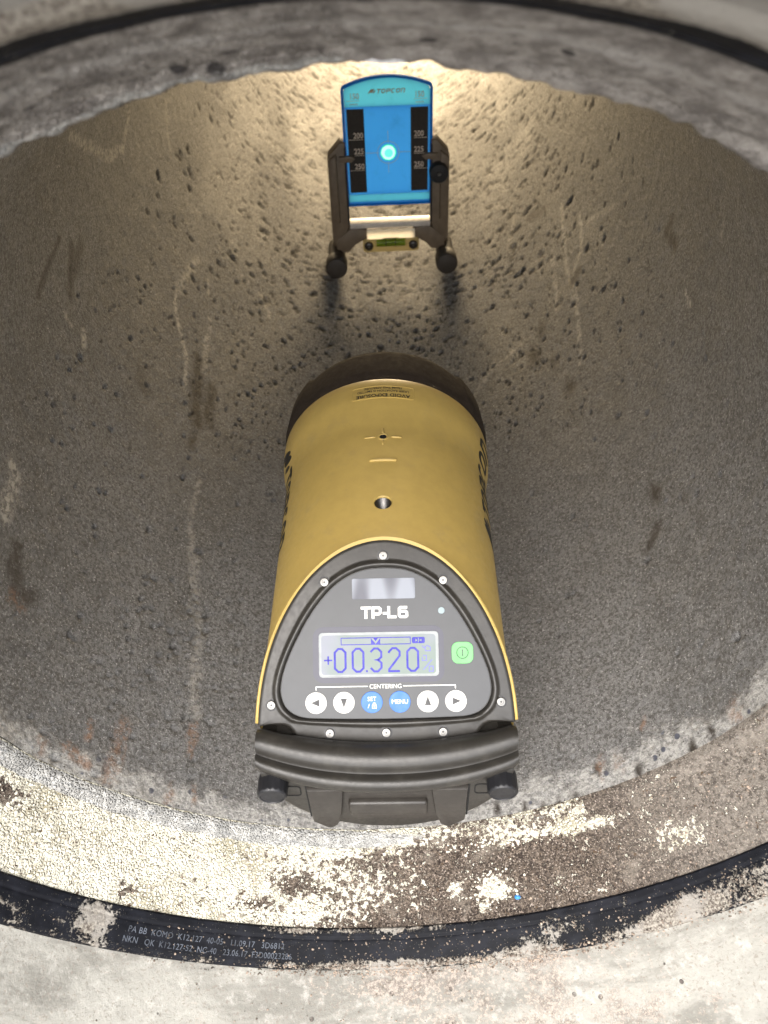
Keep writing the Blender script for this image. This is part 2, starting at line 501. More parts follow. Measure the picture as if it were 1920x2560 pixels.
# ---- value noise in numpy
def vnoise(x, y, seed=0):
    xi = np.floor(x).astype(np.int64); yi = np.floor(y).astype(np.int64)
    fx = x - xi; fy = y - yi; fx = fx * fx * (3 - 2 * fx); fy = fy * fy * (3 - 2 * fy)
    def h(a, b):
        n = (a * 374761393 + b * 668265263 + seed * 982451653) & 0xffffffff
        n = ((n ^ (n >> 13)) * 1274126177) & 0xffffffff
        return ((n ^ (n >> 16)) & 0xffff) / 65535.0
    return (h(xi, yi) * (1 - fx) + h(xi + 1, yi) * fx) * (1 - fy) + (h(xi, yi + 1) * (1 - fx) + h(xi + 1, yi + 1) * fx) * fy
def fbm(x, y, o=4, seed=0):
    s = 0; a = .5; t = 0
    for k in range(o): s = s + a * vnoise(x * 2 ** k, y * 2 ** k, seed + k); t += a; a *= .55
    return s / t
def grid_mesh(name, P, closed_u, attrs, mats, parent, matidx=None):
    """P: array (nv, nu, 3) in mm"""
    nv, nu = P.shape[:2]
    me = bpy.data.meshes.new(name)
    uu = nu if closed_u else nu - 1
    I, J = np.meshgrid(np.arange(nv - 1), np.arange(uu), indexing='ij')
    J2 = (J + 1) % nu
    F = np.stack([I * nu + J, I * nu + J2, (I + 1) * nu + J2, (I + 1) * nu + J], -1).reshape(-1, 4)
    me.vertices.add(nv * nu); me.vertices.foreach_set('co', (P * MM).reshape(-1).astype(np.float32))
    me.loops.add(F.size); me.loops.foreach_set('vertex_index', F.reshape(-1).astype(np.int32))
    me.polygons.add(len(F))
    me.polygons.foreach_set('loop_start', (np.arange(len(F)) * 4).astype(np.int32))
    me.polygons.foreach_set('loop_total', np.full(len(F), 4, np.int32))
    me.update(calc_edges=True); me.validate()
    for k, v in attrs.items():
        a = me.attributes.new(k, 'FLOAT', 'POINT'); a.data.foreach_set('value', np.broadcast_to(v, (nv, nu)).reshape(-1).astype(np.float32))
    o = link(name, me, mats, parent, True)
    return o

# ================================================================== CONCRETE PIPE
R = 217.0
SH = 0.0367                     # the pipe runs very slightly to the right of the view
def edge_y(th):                 # ragged mouth edge
    return 0
pipe = empty('concrete_pipe', (0, 0, -R), 'grey concrete sewer pipe with chipped socket mouth holding the pipe laser', 'pipe')
ZP = R
def shift(P): P = P.copy(); P[..., 2] += ZP; return P

# --- barrel: dense towards the mouth
ys = [6.0]
while ys[-1] < 1500: ys.append(ys[-1] + 1.15 + .0042 * ys[-1])
ys = np.array(ys)
NU = 1300
# angle 0 at the invert, denser spacing in the lower part
tt = np.linspace(-1, 1, NU, endpoint=False)
th = pi * (0.62 * tt + 0.38 * tt ** 3)
TH, YY = np.meshgrid(th, ys)
arc = TH * R
def polyline_field(lines, w, soft=.5):
    out = np.zeros_like(TH)
    for L in lines:
        pts = [(radians(a) * R, y - 8.9 * sin(radians(a))) for a, y in L[1]]
        wd = L[0]
        if len(pts) == 1: pts = pts * 2
        xs = [p[0] for p in pts]; yy = [p[1] for p in pts]
        i0, i1 = np.searchsorted(ys, [min(yy) - 6 * wd, max(yy) + 6 * wd]); j0, j1 = np.searchsorted(th * R, [min(xs) - 4 * wd, max(xs) + 4 * wd])
        if i1 <= i0 or j1 <= j0: continue
        A = arc[i0:i1, j0:j1] + 3.0 * (fbm(arc[i0:i1, j0:j1] / 7, YY[i0:i1, j0:j1] / 9, 3, 3) - .5) * 2
        B = YY[i0:i1, j0:j1]
        d = np.full(A.shape, 1e9)
        for p, q in zip(pts, pts[1:]):
            dx, dy = q[0] - p[0], q[1] - p[1]; l2 = dx * dx + dy * dy + 1e-9
            t = np.clip(((A - p[0]) * dx + (B - p[1]) * dy) / l2, 0, 1)
            sy = .45 if l2 < 1e-3 else 1
            d = np.minimum(d, np.hypot(A - p[0] - t * dx, (B - p[1] - t * dy) * sy))
        out[i0:i1, j0:j1] = np.maximum(out[i0:i1, j0:j1], np.clip(1.35 - d / wd, 0, 1) * L[2])
    return out
light = [(4.5, [(-59.7, 534), (-61.5, 498), (-62.4, 458)], .6), (2.6, [(-62.4, 458), (-61.2, 433), (-57.6, 410), (-55.1, 395), (-53.8, 376), (-52.7, 352)], .95),
 (3.2, [(-51.4, 467), (-50.5, 456), (-50.5, 425), (-49.0, 391)], .7), (1.8, [(-55.1, 520), (-53.8, 499)], .8), (3, [(-57.5, 603), (-51.2, 579)], .4),
 (3, [(-47.3, 580), (-43.3, 576)], .5), (2.4, [(-39.8, 572), (-37.0, 553), (-35.1, 538)], .8), (3.4, [(-80.9, 287), (-79.0, 279)], 1), (2.2, [(-86.8, 273), (-84.1, 275)], .9),
 (6, [(-82.0, 139), (-80.2, 135), (-79.6, 119), (-78.8, 107)], .8), (3, [(-43.5, 264), (-43.6, 240), (-43.2, 221), (-42.6, 202), (-41.1, 178), (-38.9, 156)], .45),
 (3.4, [(34.3, 795), (41.5, 751), (42.8, 715), (40.2, 688), (38.6, 660)], .6), (3, [(58.7, 644), (56.6, 595), (54.8, 540), (53.6, 494)], .65),
 (2.6, [(63.3, 588), (60.8, 536), (56.1, 515), (54.6, 489), (53.6, 446), (50.9, 385)], .75), (3, [(51.9, 588), (49.8, 521), (48.7, 486)], .5),
 (4, [(75.1, 516), (65.4, 561)], .5), (2.6, [(36.7, 475), (30.5, 464), (26.2, 454), (24.3, 438)], .55), (2.5, [(29, 470), (25, 450), (22, 425)], .4), (3, [(102.0, 269), (98.8, 274)], .5),
 (2.2, [(83.2, 311), (82.4, 294)], .8), (4, [(-113.1, 328), (-105.9, 381), (-98.0, 435), (-95.7, 477), (-99.9, 510)], .8), (4, [(-90.3, 642), (-79.8, 610)], .5),
 (4, [(-40.3, 186), (-38.7, 146), (-36.6, 126), (-35.6, 83), (-34.3, 64)], .4)]
dark = [(6, [(-51.6, 402), (-50.0, 370)], .9), (8, [(-49.8, 371), (-47.6, 322)], 1), (6, [(-46.4, 378), (-44.5, 330)], .9), (5, [(-47.5, 299)], 1), (6, [(-93.5, 317), (-87.9, 292)], .8),
 (4, [(-97.8, 298), (-95.0, 245)], .7), (6, [(-92.0, 336), (-90.1, 310)], .6), (7, [(-73.7, 88), (-70.8, 74), (-68.9, 80)], .7), (5, [(-74, 100), (-72, 84)], .8),
 (6, [(88.6, 379), (85.7, 384), (86.4, 358)], .8), (7, [(57.1, 509), (54.7, 502)], .9), (8, [(39.4, 444)], .9), (6, [(46.7, 368)], .9), (6, [(42.9, 476)], .8), (5, [(58.6, 195)], .9),
 (4, [(56.8, 169), (53.8, 158)], .8), (9, [(47.9, 689), (52.5, 674)], .7), (6, [(-63.9, 324), (-62.0, 309)], .5), (5, [(44, 415)], .6),
 (2.6, [(30.7, 9)], 1), (2.5, [(28.1, 9)], 1), (2.5, [(25.4, 8)], 1), (2.4, [(17.6, 14)], 1), (3, [(41.9, 14)], 1), (3, [(51.3, 14)], 1), (2.6, [(54.8, 18)], 1), (2.2, [(22.5, 12)], 1), (2.2, [(35, 24)], .9)]
rust = [(2.4, [(-51.2, 32), (-51.1, 22)], 1), (4, [(-54.3, 12), (-52.6, 10), (-50.2, 8)], 1), (5, [(-46.3, 40), (-45.7, 24), (-46.4, 4)], .75), (3, [(-34.4, 58), (-34.2, 36)], .7), (1.8, [(-32.7, 16), (-32.2, 6)], 1),
 (4, [(-36.0, 6)], .9), (5, [(-71.7, 72), (-69.6, 70)], .6), (3.5, [(35.8, 24)], .9), (3, [(39.2, 24)], .8), (5, [(59.8, 19)], .7), (2, [(44.6, 44), (44.1, 39)], .8), (4, [(-58, 4)], .7)]
LS, DS, RU = (polyline_field(q, 3) for q in (light, dark, rust))
# real pits stamped into the wall
rng = np.random.default_rng(5)
disp = (fbm(arc / 60, YY / 90, 4, 11) - .5) * 1.6 + (fbm(arc / 6, YY / 8, 3, 21) - .5) * .7
PIT = np.zeros_like(TH)
thR = th * R
def stamp(a, y, ra, ry, dep, ang, dark_=1.0):
    rr = max(ra, ry) * 1.6
    i0, i1 = np.searchsorted(ys, [y - rr, y + rr]); j0, j1 = np.searchsorted(thR, [a - rr, a + rr])
    if i1 <= i0 or j1 <= j0: return
    A = arc[i0:i1, j0:j1] - a; B = YY[i0:i1, j0:j1] - y
    ca, sa = cos(ang), sin(ang)
    q = np.hypot((A * ca + B * sa) / ra, (-A * sa + B * ca) / ry)
    q = q + (fbm(arc[i0:i1, j0:j1] / 1.6 / max(1, ra / 1.5), YY[i0:i1, j0:j1] / 1.6 / max(1, ra / 1.5), 2, 77) - .5) * 1.3
    w = np.clip(1.25 - q, 0, 1); w = w * w * (3 - 2 * w)
    disp[i0:i1, j0:j1] += dep * w
    PIT[i0:i1, j0:j1] = np.maximum(PIT[i0:i1, j0:j1], w * dark_)
for k in range(17000):           # far zone: many dents, drawn out and leaning with the wall
    y = 310 + 1170 * rng.random() ** 1.15
    a = rng.normal(0, 1) * 150 + 10
    if abs(a) > 330: continue
    if vnoise(np.array(a / 45 + 9), np.array(y / 70), 5) * .6 + vnoise(np.array(a / 14), np.array(y / 20), 6) * .4 < rng.random() * .75: continue
    s = .55 + 1.9 * rng.random() ** 3.5
    sc = (.75 + y / 900) * min(1, .35 + (y - 300) / 450)
    ang = (-.3 if a < 0 else .3) + rng.normal(0, .35)
    stamp(a, y, s * (1.1 + 1.1 * rng.random()) * sc, s * (.7 + .5 * rng.random()) * sc, .5 + .5 * s, ang, min(1, .6 + .25 * s) )
for k in range(1500):            # near zone: small shallow air holes
    y = 8 + 420 * rng.random(); a = rng.uniform(-330, 330)
    if a > 0 and rng.random() < .45: continue
    s = .5 + 1.9 * rng.random() ** 4
    stamp(a, y, s * 1.3, s * .8, .35 + .5 * s, rng.normal(.3, .5), .05 + .55 * rng.random() ** 2)
for k in range(260):             # clusters low on the left wall
    a = rng.normal(-150, 30); y = abs(rng.normal(95, 50)) + 12; s = .8 + 1.6 * rng.random() ** 2
    stamp(a, y, s * 1.4, s, .5 * s, rng.normal(.4, .4), .2)
# clean rounded band round the mouth
lipf = np.clip(1 - (YY - 6) / (18 + 30 * fbm(arc / 45, YY * 0, 2, 5)), 0, 1)
right_patch = np.exp(-((arc - 150) / 55) ** 2) * np.clip(1 - (YY - 6) / 55, 0, 1) * .75
left_patch = np.exp(-((arc + 230) / 60) ** 2) * np.clip(1 - (YY - 6) / 45, 0, 1) * .6
lipf = np.maximum(lipf, np.maximum(right_patch, left_patch))
Rl = R + disp
def lip_wobble(theta):          # chipped mouth outline, shared with the shoulder
    a = theta * R
    top = np.clip((np.abs(theta) - 1.3) / .5, 0, 1)
    w = (fbm(a / 22, a * 0 + 4, 4, 31) - .5) * (1.8 + 3.0 * top) + (fbm(a / 5, a * 0 + 9, 3, 32) - .5) * (1.0 + 1.8 * top)
    return w
wob = lip_wobble(TH)
Rl = Rl + wob * np.exp(-(YY - 6) / 7)
P = np.stack([Rl * np.sin(TH) + SH * YY, YY, -Rl * np.cos(TH)], -1)
grid_mesh('pipe_wall', shift(P), True, dict(light_stain=LS, dark_stain=DS, rust=RU, pit=PIT, lip=lipf), M_BARREL, pipe)

# --- socket: lip, shoulder
def ring_grid(prof, nu, steps):
    yy = []; rr = []
    for (a, b), n in zip(zip(prof, prof[1:]), steps):
        for k in range(n):
            t = k / n; yy.append(a[0] * (1 - t) + b[0] * t); rr.append(a[1] * (1 - t) + b[1] * t)
    yy.append(prof[-1][0]); rr.append(prof[-1][1])
    tt = np.linspace(-1, 1, nu, endpoint=False); th = pi * (0.62 * tt + 0.38 * tt ** 3)
    T, Y = np.meshgrid(th, np.array(yy)); _, RR = np.meshgrid(th, np.array(rr))
    return T, Y, RR
T, Y, RR = ring_grid([(6, 217.05), (3, 217.3), (.8, 218.4), (-.8, 220.2), (-2.6, 222.4), (-42.5, 242.2), (-43.5, 246.0), (-64.5, 254.5)], NU, [3, 3, 2, 3, 52, 2, 3])
a = T * 230
d = -(Y)                           # distance from mouth
wobs = lip_wobble(T) * np.exp(-np.abs(Y - 4) / 7)
bumpy = ((fbm(a / 16, d / 16, 4, 41) - .5) * 3.2 + (fbm(a / 4, d / 4, 3, 42) - .5) * 1.6) * np.clip((d + 1) / 6, 0, 1) * np.clip((43 - d) / 3, 0, 1)
base = fbm(T * R / 60, Y * 0 + .1, 4, 11) - .5
RR = RR + wobs + bumpy
deg_ = np.degrees(T)
dirt = np.clip((deg_ + 26) / 34, 0, 1) * .52 + .22
dirt = np.where(deg_ > 4, .80, dirt)
dirt = dirt - .34 * np.clip(1 - d / 9, 0, 1) * (deg_ < 32)
dirt = dirt + .25 * np.clip((d - 34) / 8, 0, 1) * (deg_ > -14)
for (t0, d0, st, sd_, w) in ((15.5, 28, 2.2, 6, .75), (13.3, 38, .8, 4, .7), (9.5, 26, 1.2, 3, .5), (31, 8, 6, 3, .5), (30, 39, 4, 2, .45), (24, 5, 5, 3, .4), (45, 25, 6, 8, .22), (-38, 36, 1.5, 6, -.5), (-19, 33, 2.5, 3, -.45), (-14, 22, 3, 6, -.4), (-62, 12, 5, 5, -.6), (52, 8, 3, 9, -.3)):
    dirt = dirt - w * np.exp(-((deg_ - t0) / st) ** 2 - ((d - d0) / sd_) ** 2)
grey = np.clip((np.abs(deg_) - 78) / 22, 0, 1)
strip = np.clip(1 - np.abs(d + 1) / 7, 0, 1) * 1.3 * np.clip((14 - deg_) / 20, .30, 1) * (1 - .5 * grey)
P = np.stack([RR * np.sin(T), Y, -RR * np.cos(T)], -1)
grid_mesh('socket_shoulder', shift(P), True, dict(band=np.exp(-((d - 22 - 5 * (fbm(T * 3, d * 0, 2, 90) - .5)) / 3.2) ** 2), dirt=dirt, grey=grey, strip=strip, pale=np.clip((deg_ - 30) / 30, 0, .7)), M_SHOULDER, pipe)

# --- bell beyond the gasket, rim and outer wall
T, Y, RR = ring_grid([(-62.4, 251.8), (-64, 252.6), (-150, 291), (-155, 297), (-155, 328), (-150, 333), (40, 333), (120, 300), (1500, 300), (1500, 217)], 900, [1, 60, 4, 6, 3, 6, 5, 6, 1])
a = T * 270; d = -Y
RR = RR + ((fbm(a / 30, d / 14, 4, 51) - .5) * 1.8 + (fbm(a / 5, d / 4, 3, 52) - .5) * .6) * np.clip((d - 62) / 4, 0, 1) * np.clip((152 - d) / 6, 0, 1)
deg_ = np.degrees(T)
dirt = .16 + .34 * np.clip((deg_ + 8) / 14, 0, 1) - .25 * np.clip((deg_ - 22) / 15, 0, 1)
dirt = dirt + .25 * np.exp(-((d - 70) / 9) ** 2) * (deg_ > -12) * np.clip((14 - deg_) / 10, 0, 1)
dirt = dirt + .15 * np.exp(-((d - 100) / 10) ** 2)
grey = np.clip((np.abs(deg_) - 90) / 30, 0, 1)
P = np.stack([RR * np.sin(T) + SH * np.clip(Y, 0, 2000), Y, -RR * np.cos(T)], -1)
grid_mesh('socket_bell', shift(P), True, dict(dirt=dirt, grey=grey), M_BELL, pipe)

# --- rubber gasket lying on the cone
gasket = None
T, Y, RR = ring_grid([(-42.4, 246), (-42.6, 242.3), (-43.6, 241.4), (-47.5, 242.6), (-48.6, 243.8), (-49.6, 243.9), (-61, 248.2), (-62.6, 249.6), (-62.9, 252)], 1300, [2, 2, 6, 3, 2, 16, 3, 3])
deg_ = np.degrees(T); d = -Y
RR = RR + (fbm(T * 245 / 9, d / 6, 3, 61) - .5) * .5
dust = .16 + .22 * np.exp(-((d - 62) / 2.5) ** 2)
def blob(t0, st, d0, sd_, w): return w * np.exp(-((deg_ - t0) / st) ** 2 - ((d - d0) / sd_) ** 2)
dust = dust + blob(-40.5, 3.2, 52, 9, .55) + blob(-50, 7, 55, 4, .34) + blob(-60, 5, 53, 4, .22) + blob(-12, 9, 44.5, 2.6, .42) + blob(3, 9, 44, 3, .4) + blob(0, 14, 61, 3.2, .38) + blob(22, 6, 54, 7, .42) + blob(17, 5, 61, 4, .3) \
    - .25 * np.clip((np.abs(deg_) - 85) / 10, 0, 1) + 1.3 * np.clip((d - 54.5 + 4 * (fbm(T * 245 / 12, d * 0, 3, 88) - .5)) / 3, 0, 1) * np.clip((np.abs(deg_) - 85) / 10, 0, 1) + blob(36, 5, 60, 6, .45) + blob(42, 5, 56, 5, .42) + blob(52, 6, 54, 9, .36) + blob(32, 3, 48, 3, .2) + blob(-28, 5, 46, 3, .16) + blob(-148, 3.5, 52, 30, 1.0) + blob(-175, 12, 58, 6, .2) + blob(150, 8, 60, 6, .25)
P = np.stack([RR * np.sin(T), Y, -RR * np.cos(T)], -1)
P[..., 2] += ZP
gasket = grid_mesh('rubber_gasket', P, True, dict(dust=dust), M_GASK, None)
gasket.location = (0, 0, -ZP * MM)
tag(gasket, 'black rubber sealing ring in the pipe socket, dusty, with printed grey codes', 'gasket')

# faded printed codes on the gasket
def gasket_r(y): return 243.9 + (-49.6 - y) / 11.4 * 4.3
def gtext(s, deg0, y0, size, sx, bold):
    bm = bmesh.new()
    text_bm(bm, s, size, (0, 0), 'LEFT', bold, 0, .12, sx=sx, space=1.05)
    slice_x(bm, 0, 110, 3.0)
    sl = atan2(4.3, 11.4)
    for v in bm.verts:
        tx, ty, tz = v.co
        y = y0 + ty * cos(sl); r = gasket_r(y) - .45 - tz
        t = radians(deg0) + tx / 247.0
        v.co = (r * sin(t), y, -r * cos(t) + ZP)
    return bm
for args in (('PA BB  KOMO  K12.127  40-05   11.09.17   3D6812', -36.2, -53.0, 3.2, .93, .0), ('NKN   QK  K12.127-52  NC-40   23.06.17  F3D00023286', -36.6, -57.8, 3.2, .90, .0), ('577', -62.5, -52.5, 3.3, .8, .05)):
    bm_obj('printed_code', gtext(*args), M_GTXT, gasket)

# --- loose grains of sand on the lower shoulder and gasket (stuff), foam crumbs
def cone_pt(deg, y, h=0):
    if y > -43: r = 222.4 + (-2.6 - y) / 39.9 * 19.8
    elif y > -63: r = gasket_r(min(y, -49.6)) if y < -49.6 else 243
    else: r = 252.6 + (-64 - y) / 86 * 38.4
    t = radians(deg); r -= h
    return Vector((r * sin(t), y, -r * cos(t)))
def grains(name, spots, mat, label, smin, smax):
    bm = bmesh.new()
    for deg, y in spots:
        s = smin + (smax - smin) * random.random() ** 2.5
        c = cone_pt(deg, y, s * .35)
        r = bmesh.ops.create_icosphere(bm, subdivisions=1, radius=s)
        q = Euler((random.random() * 6, random.random() * 6, 0)).to_matrix()
        k = Vector((random.uniform(.7, 1.3), random.uniform(.7, 1.2), random.uniform(.55, 1)))
        for v in r['verts']:
            v.co = q @ Vector((v.co.x * k.x, v.co.y * k.y, v.co.z * k.z)) * random.uniform(.85, 1.1) + c + Vector((0, 0, R))
    o = bm_obj(name, bm, mat, None); o.location = (0, 0, -R * MM)
    tag(o, label, 'grains', kind='stuff'); return o
spots = []
for k in range(2600):
    y = -random.uniform(5, 63) if random.random() < .8 else random.uniform(-66, -62)
    dg = random.uniform(-8, 62) if random.random() < .78 else random.gauss(-18, 10)
    spots.append((dg, y))
for k in range(700): spots.append((random.uniform(-18, 30), random.gauss(-63, 1.5)))
for k in range(260): spots.append((random.gauss(2, 14), random.uniform(-68, -125)))
grains('sand_grains', spots, M_SAND, 'loose brown sand grains scattered over the lower shoulder and gasket', .25, .85)
spots = [(random.gauss(15.5, 1.6), random.gauss(-28, 5)) for k in range(90)] + [(random.uniform(8, 34), random.gauss(-6.5, 2)) for k in range(150)] + [(random.uniform(-62, -8), -random.uniform(4, 42)) for k in range(900)]
grains('foam_crumbs', spots, M_SANDW, 'cream white foam crumbs stuck to the lower shoulder of the pipe', .4, 1.15)
bm = bmesh.new(); bmesh.ops.create_icosphere(bm, subdivisions=2, radius=1.7)
c = cone_pt(18.4, -34.5, .8)
for v in bm.verts: v.co = Vector((v.co.x * 1.1, v.co.y * .8, v.co.z * .7)) * random.uniform(.9, 1.1) 
o = bm_obj('blue_chip', bm, simple('blue_plastic', (.03, .22, .60), .5)); o.location = c * MM
tag(o, 'tiny bright blue plastic chip on the brown dirt at lower right', 'debris')

bm = bmesh.new()
n = 60
vv = [[bm.verts.new(((i / n - .5) * 6000, (j / n - .5) * 6000 - 300, 14 * random.random())) for i in range(n + 1)] for j in range(n + 1)]
for j in range(n):
    for i in range(n): bm.faces.new((vv[j][i], vv[j][i + 1], vv[j + 1][i + 1], vv[j + 1][i]))
gm = simple('sandy_ground', (.31, .30, .285), .95, bump=2, bscale=.3, vary=.3)
gr = bm_obj('ground', bm, gm, smooth=True); gr.location = (0, 0, -.345); tag(gr, kind='structure')  # unseen ground, added to bounce sunlight up onto the pipe crown

# ================================================================== PIPE LASER
DX, DZ, DYAW = 2.73, -73.81, radians(1.69)
HB = 142.0                      # axis height above the invert
dev = empty('pipe_laser', (DX + 90 * sin(DYAW), 90 * cos(DYAW), DZ - HB), 'yellow cylindrical pipe laser with dark control panel, standing in the concrete pipe', 'laser level', -DYAW)
def dxf(p): return (p[0], p[1] - 90, p[2] + HB)
YTOP, SL = 58.2, radians(41.37)
RB = 61.5
def panel_pt(u, s, h=0):        # panel plane coordinates -> device coordinates
    return Vector((u, YTOP - s * cos(SL) - h * sin(SL), 61.5 - s * sin(SL) + h * cos(SL)))
def pxf(p):                     # meshes drawn with x = u, y = -s, z = h
    return dxf(panel_pt(p[0], -p[1], p[2]))

# body
prof = [(75 + 2.5 * k, RB) for k in range(30)] + [(150, 61.7), (157, 62.3), (163, 63.4), (169, 64.6), (175, 65.3), (182, 65.5), (185.5, 65.4), (187, 64.9), (187.6, 64.2), (187.6, 60)]
seg = 160
bm = bmesh.new(); rows = []
NB = 26
for k in range(seg):
    t = 2 * pi * k / seg; x, z = sin(t), cos(t)
    zz = RB * z
    s_ = (61.5 - zz) / sin(SL)
    yp = YTOP - s_ * cos(SL) + .9 if s_ < 89 else YTOP - 89 * cos(SL) + .9
    col = []
    for i in range(NB):
        f = (i / NB) ** 1.7
        y = yp * (1 - f) + 75 * f
        r = RB + 1.0 * math.exp(-((y - yp) / 5.5)) * (1 if s_ < 89 else 0) * (1 if z > -.2 else 0)
        col.append(bm.verts.new((r * x, y, r * z)))
    for y, r in prof: col.append(bm.verts.new((r * x, y, r * z)))
    rows.append(col)
n = len(rows[0])
for k in range(seg):
    A, B = rows[k], rows[(k + 1) % seg]
    for i in range(n - 1): bm.faces.new((A[i], B[i], B[i + 1], A[i + 1]))
f0 = bm.faces.new([r[0] for r in rows]); bm.faces.new([r[-1] for r in rows])
bmesh.ops.triangulate(bm, faces=[f0])
body = bm_obj('body', bm, M_YEL, dev, xf=dxf, angle=50)
def cutter(y, r, depth, chamfer):
    bm = bmesh.new()
    lathe(bm, [(RB - depth, r), (RB - chamfer, r), (RB + 1.0, r + chamfer + 1.0)], 40, 'Z', (0, y, 0))
    return bm_obj('cut', bm, M_YEL, dev, xf=dxf)
for y, r, dd, ch in ((84.4, 4.5, 12, .5), (137, 1.7, 8, .5)):
    c = cutter(y, r, dd, ch)
    md = body.modifiers.new('b', 'BOOLEAN'); md.object = c; md.operation = 'DIFFERENCE'; md.solver = 'EXACT'
    bpy.context.view_layer.update()
    me = bpy.data.meshes.new_from_object(body.evaluated_get(bpy.context.evaluated_depsgraph_get()))
    body.modifiers.clear(); body.data = me; bpy.data.objects.remove(c)
body.data.name = 'body'
me = body.data
# raised yellow rim round the panel + ridges (part of the casting)
def outline():
    pts = []
    for k in range(0, 41):
        s = 88.0 * (k / 40) ** 1.9
        z = 61.5 - s * sin(SL)
        w = sqrt(max(0, RB ** 2 - z * z)) + 1.3 * min(1, s / 3)
        pts.append((w, s - .6 * (1 - min(1, s / 3))))
    return pts
OUTL = outline()
def tube(bm, path, r, n=8, mat=0, cap=True, ru=None):
    rings = []
    for i, p in enumerate(path):
        a = path[max(0, i - 1)]; b = path[min(len(path) - 1, i + 1)]
        t = (Vector(b) - Vector(a)).normalized()
        s = t.cross(Vector((0, 0, 1)));
        if s.length < 1e-4: s = Vector((1, 0, 0))
        s.normalize(); u = s.cross(t)
        rr = r[i] if isinstance(r, (list, tuple)) else r
        rings.append([bm.verts.new(Vector(p) + (s * cos(2 * pi * k / n) + u * sin(2 * pi * k / n)) * rr) for k in range(n)])
    fs = []
    for A, B in zip(rings, rings[1:]):
        for k in range(n): fs.append(bm.faces.new((A[k], A[(k + 1) % n], B[(k + 1) % n], B[k])))
    if cap: fs.append(bm.faces.new(rings[0])); fs.append(bm.faces.new(rings[-1]))
    for f in fs: f.material_index = mat
bm = bmesh.new(); bm.from_mesh(me)
for v in bm.verts: v.co = v.co / MM
nv0 = len(bm.verts)
path = [panel_pt(-u, s, -1.5) for u, s in reversed(OUTL[1:])] + [panel_pt(u, s, -1.5) for u, s in OUTL]
bm2 = bmesh.new(); tube(bm2, path, .95, 8)
def cyl(x_arc, y, h=0):
    t = x_arc / RB; return Vector(((RB + h) * sin(t), y, (RB + h) * cos(t)))
for a, b in (((-10.6, 137), (-4.4, 137)), ((4.4, 137), (10.6, 137)), ((0, 130.2), (0, 134.5)), ((0, 139.6), (0, 144.5))):
    tube(bm2, [cyl(a[0] * (1 - t) + b[0] * t, a[1] * (1 - t) + b[1] * t, .05) for t in (0, .15, .5, .85, 1)], [.3, .65, .65, .65, .3], 8)
tube(bm2, [cyl(x, 117.3 , .1) for x in (-7.6, -7, -4, 0, 4, 7, 7.6)], [.4, .95, .95, .95, .95, .95, .4], 10)
lathe(bm2, [(RB - .3, 3.1), (RB + .45, 2.8), (RB + .5, 2.2), (RB - .2, 1.8)], 32, 'Z', (0, 137, 0), cap0=False, cap1=False)
for v in bm2.verts: v.co = Vector(dxf(v.co))
bmesh.ops.recalc_face_normals(bm2, faces=bm2.faces)
for f in bm2.faces: f.smooth = True
mt = bpy.data.meshes.new('t'); bm2.to_mesh(mt); bm.from_mesh(mt); bm2.free(); bpy.data.meshes.remove(mt)
for v in bm.verts: v.co = v.co * MM
nm = bpy.data.meshes.new('body'); bm.to_mesh(nm); bm.free()
body.data = nm; nm.materials.append(M_YEL)

# threaded socket inside the mount hole
bm = bmesh.new()
pr = []
for k in range(9):
    z = RB - 1.0 - k * 1.15; pr += [(z, 4.35), (z - .55, 3.75)]
pr += [(RB - 11.8, 3.6)]
lathe(bm, pr, 36, 'Z', (0, 84.4, 0), cap0=False)
bm_obj('threaded_insert', bm, M_THREAD, dev, xf=dxf, angle=70)
bm = bmesh.new(); lathe(bm, [(RB - 7.8, 1.85), (RB + .12, 1.85)], 20, 'Z', (0, 137, 0)); bm_obj('plug', bm, M_VOID, dev, xf=dxf)  # black cylinder filling the small hole, stands for the shade inside it

# warning label near the front rim (reads from the front)
bm = bmesh.new()
def rprof(y):
    pr = [(75, RB)] + prof
    for (a, ra), (b, rb) in zip(pr, pr[1:]):
        if a <= y <= b and b > a: return ra + (rb - ra) * (y - a) / (b - a)
    return 65
def on_body(bm, ys0, lift):
    for v in bm.verts:
        t = v.co.x / 64.0; y = ys0 + v.co.y; r = rprof(min(y, 186)) + v.co.z + lift
        v.co = Vector((r * sin(t), y, r * cos(t)))
prism(bm, rrect(-18.0, -5.0, 18.0, 5.0, 1.6), -.2, .0)
slice_x(bm, -18, 18, 2); slice_x(bm, -5, 5, 1, 1)
ribbon(bm, rrect(-18.0, -5.0, 18.0, 5.0, 1.6), .55, -.1, .28, closed=True)
slice_x(bm, -18, 18, 2)
on_body(bm, 174.2, .12)
stk = bm_obj('warning_sticker', bm, M_YEL, dev, xf=dxf, angle=40)
bm = bmesh.new()
text_bm(bm, 'AVOID EXPOSURE', 2.5, (0, -3.0), bold=.07, z0=0, z1=.06, flip=True, sx=1.12)
text_bm(bm, 'LASER RADIATION IS EMITTED', 1.75, (0, .6), bold=.02, z0=0, z1=.06, flip=True, sx=.92)
text_bm(bm, 'FROM THIS APERTURE', 1.75, (0, 3.3), bold=.02, z0=0, z1=.06, flip=True, sx=.92)
slice_x(bm, -18, 18, 2)
on_body(bm, 174.2, .22)
bm_obj('lettering', bm, M_INK, stk, xf=None)
bpy.data.objects['lettering'].data.transform(Matrix.Translation(Vector((0, -90 * MM, HB * MM))))

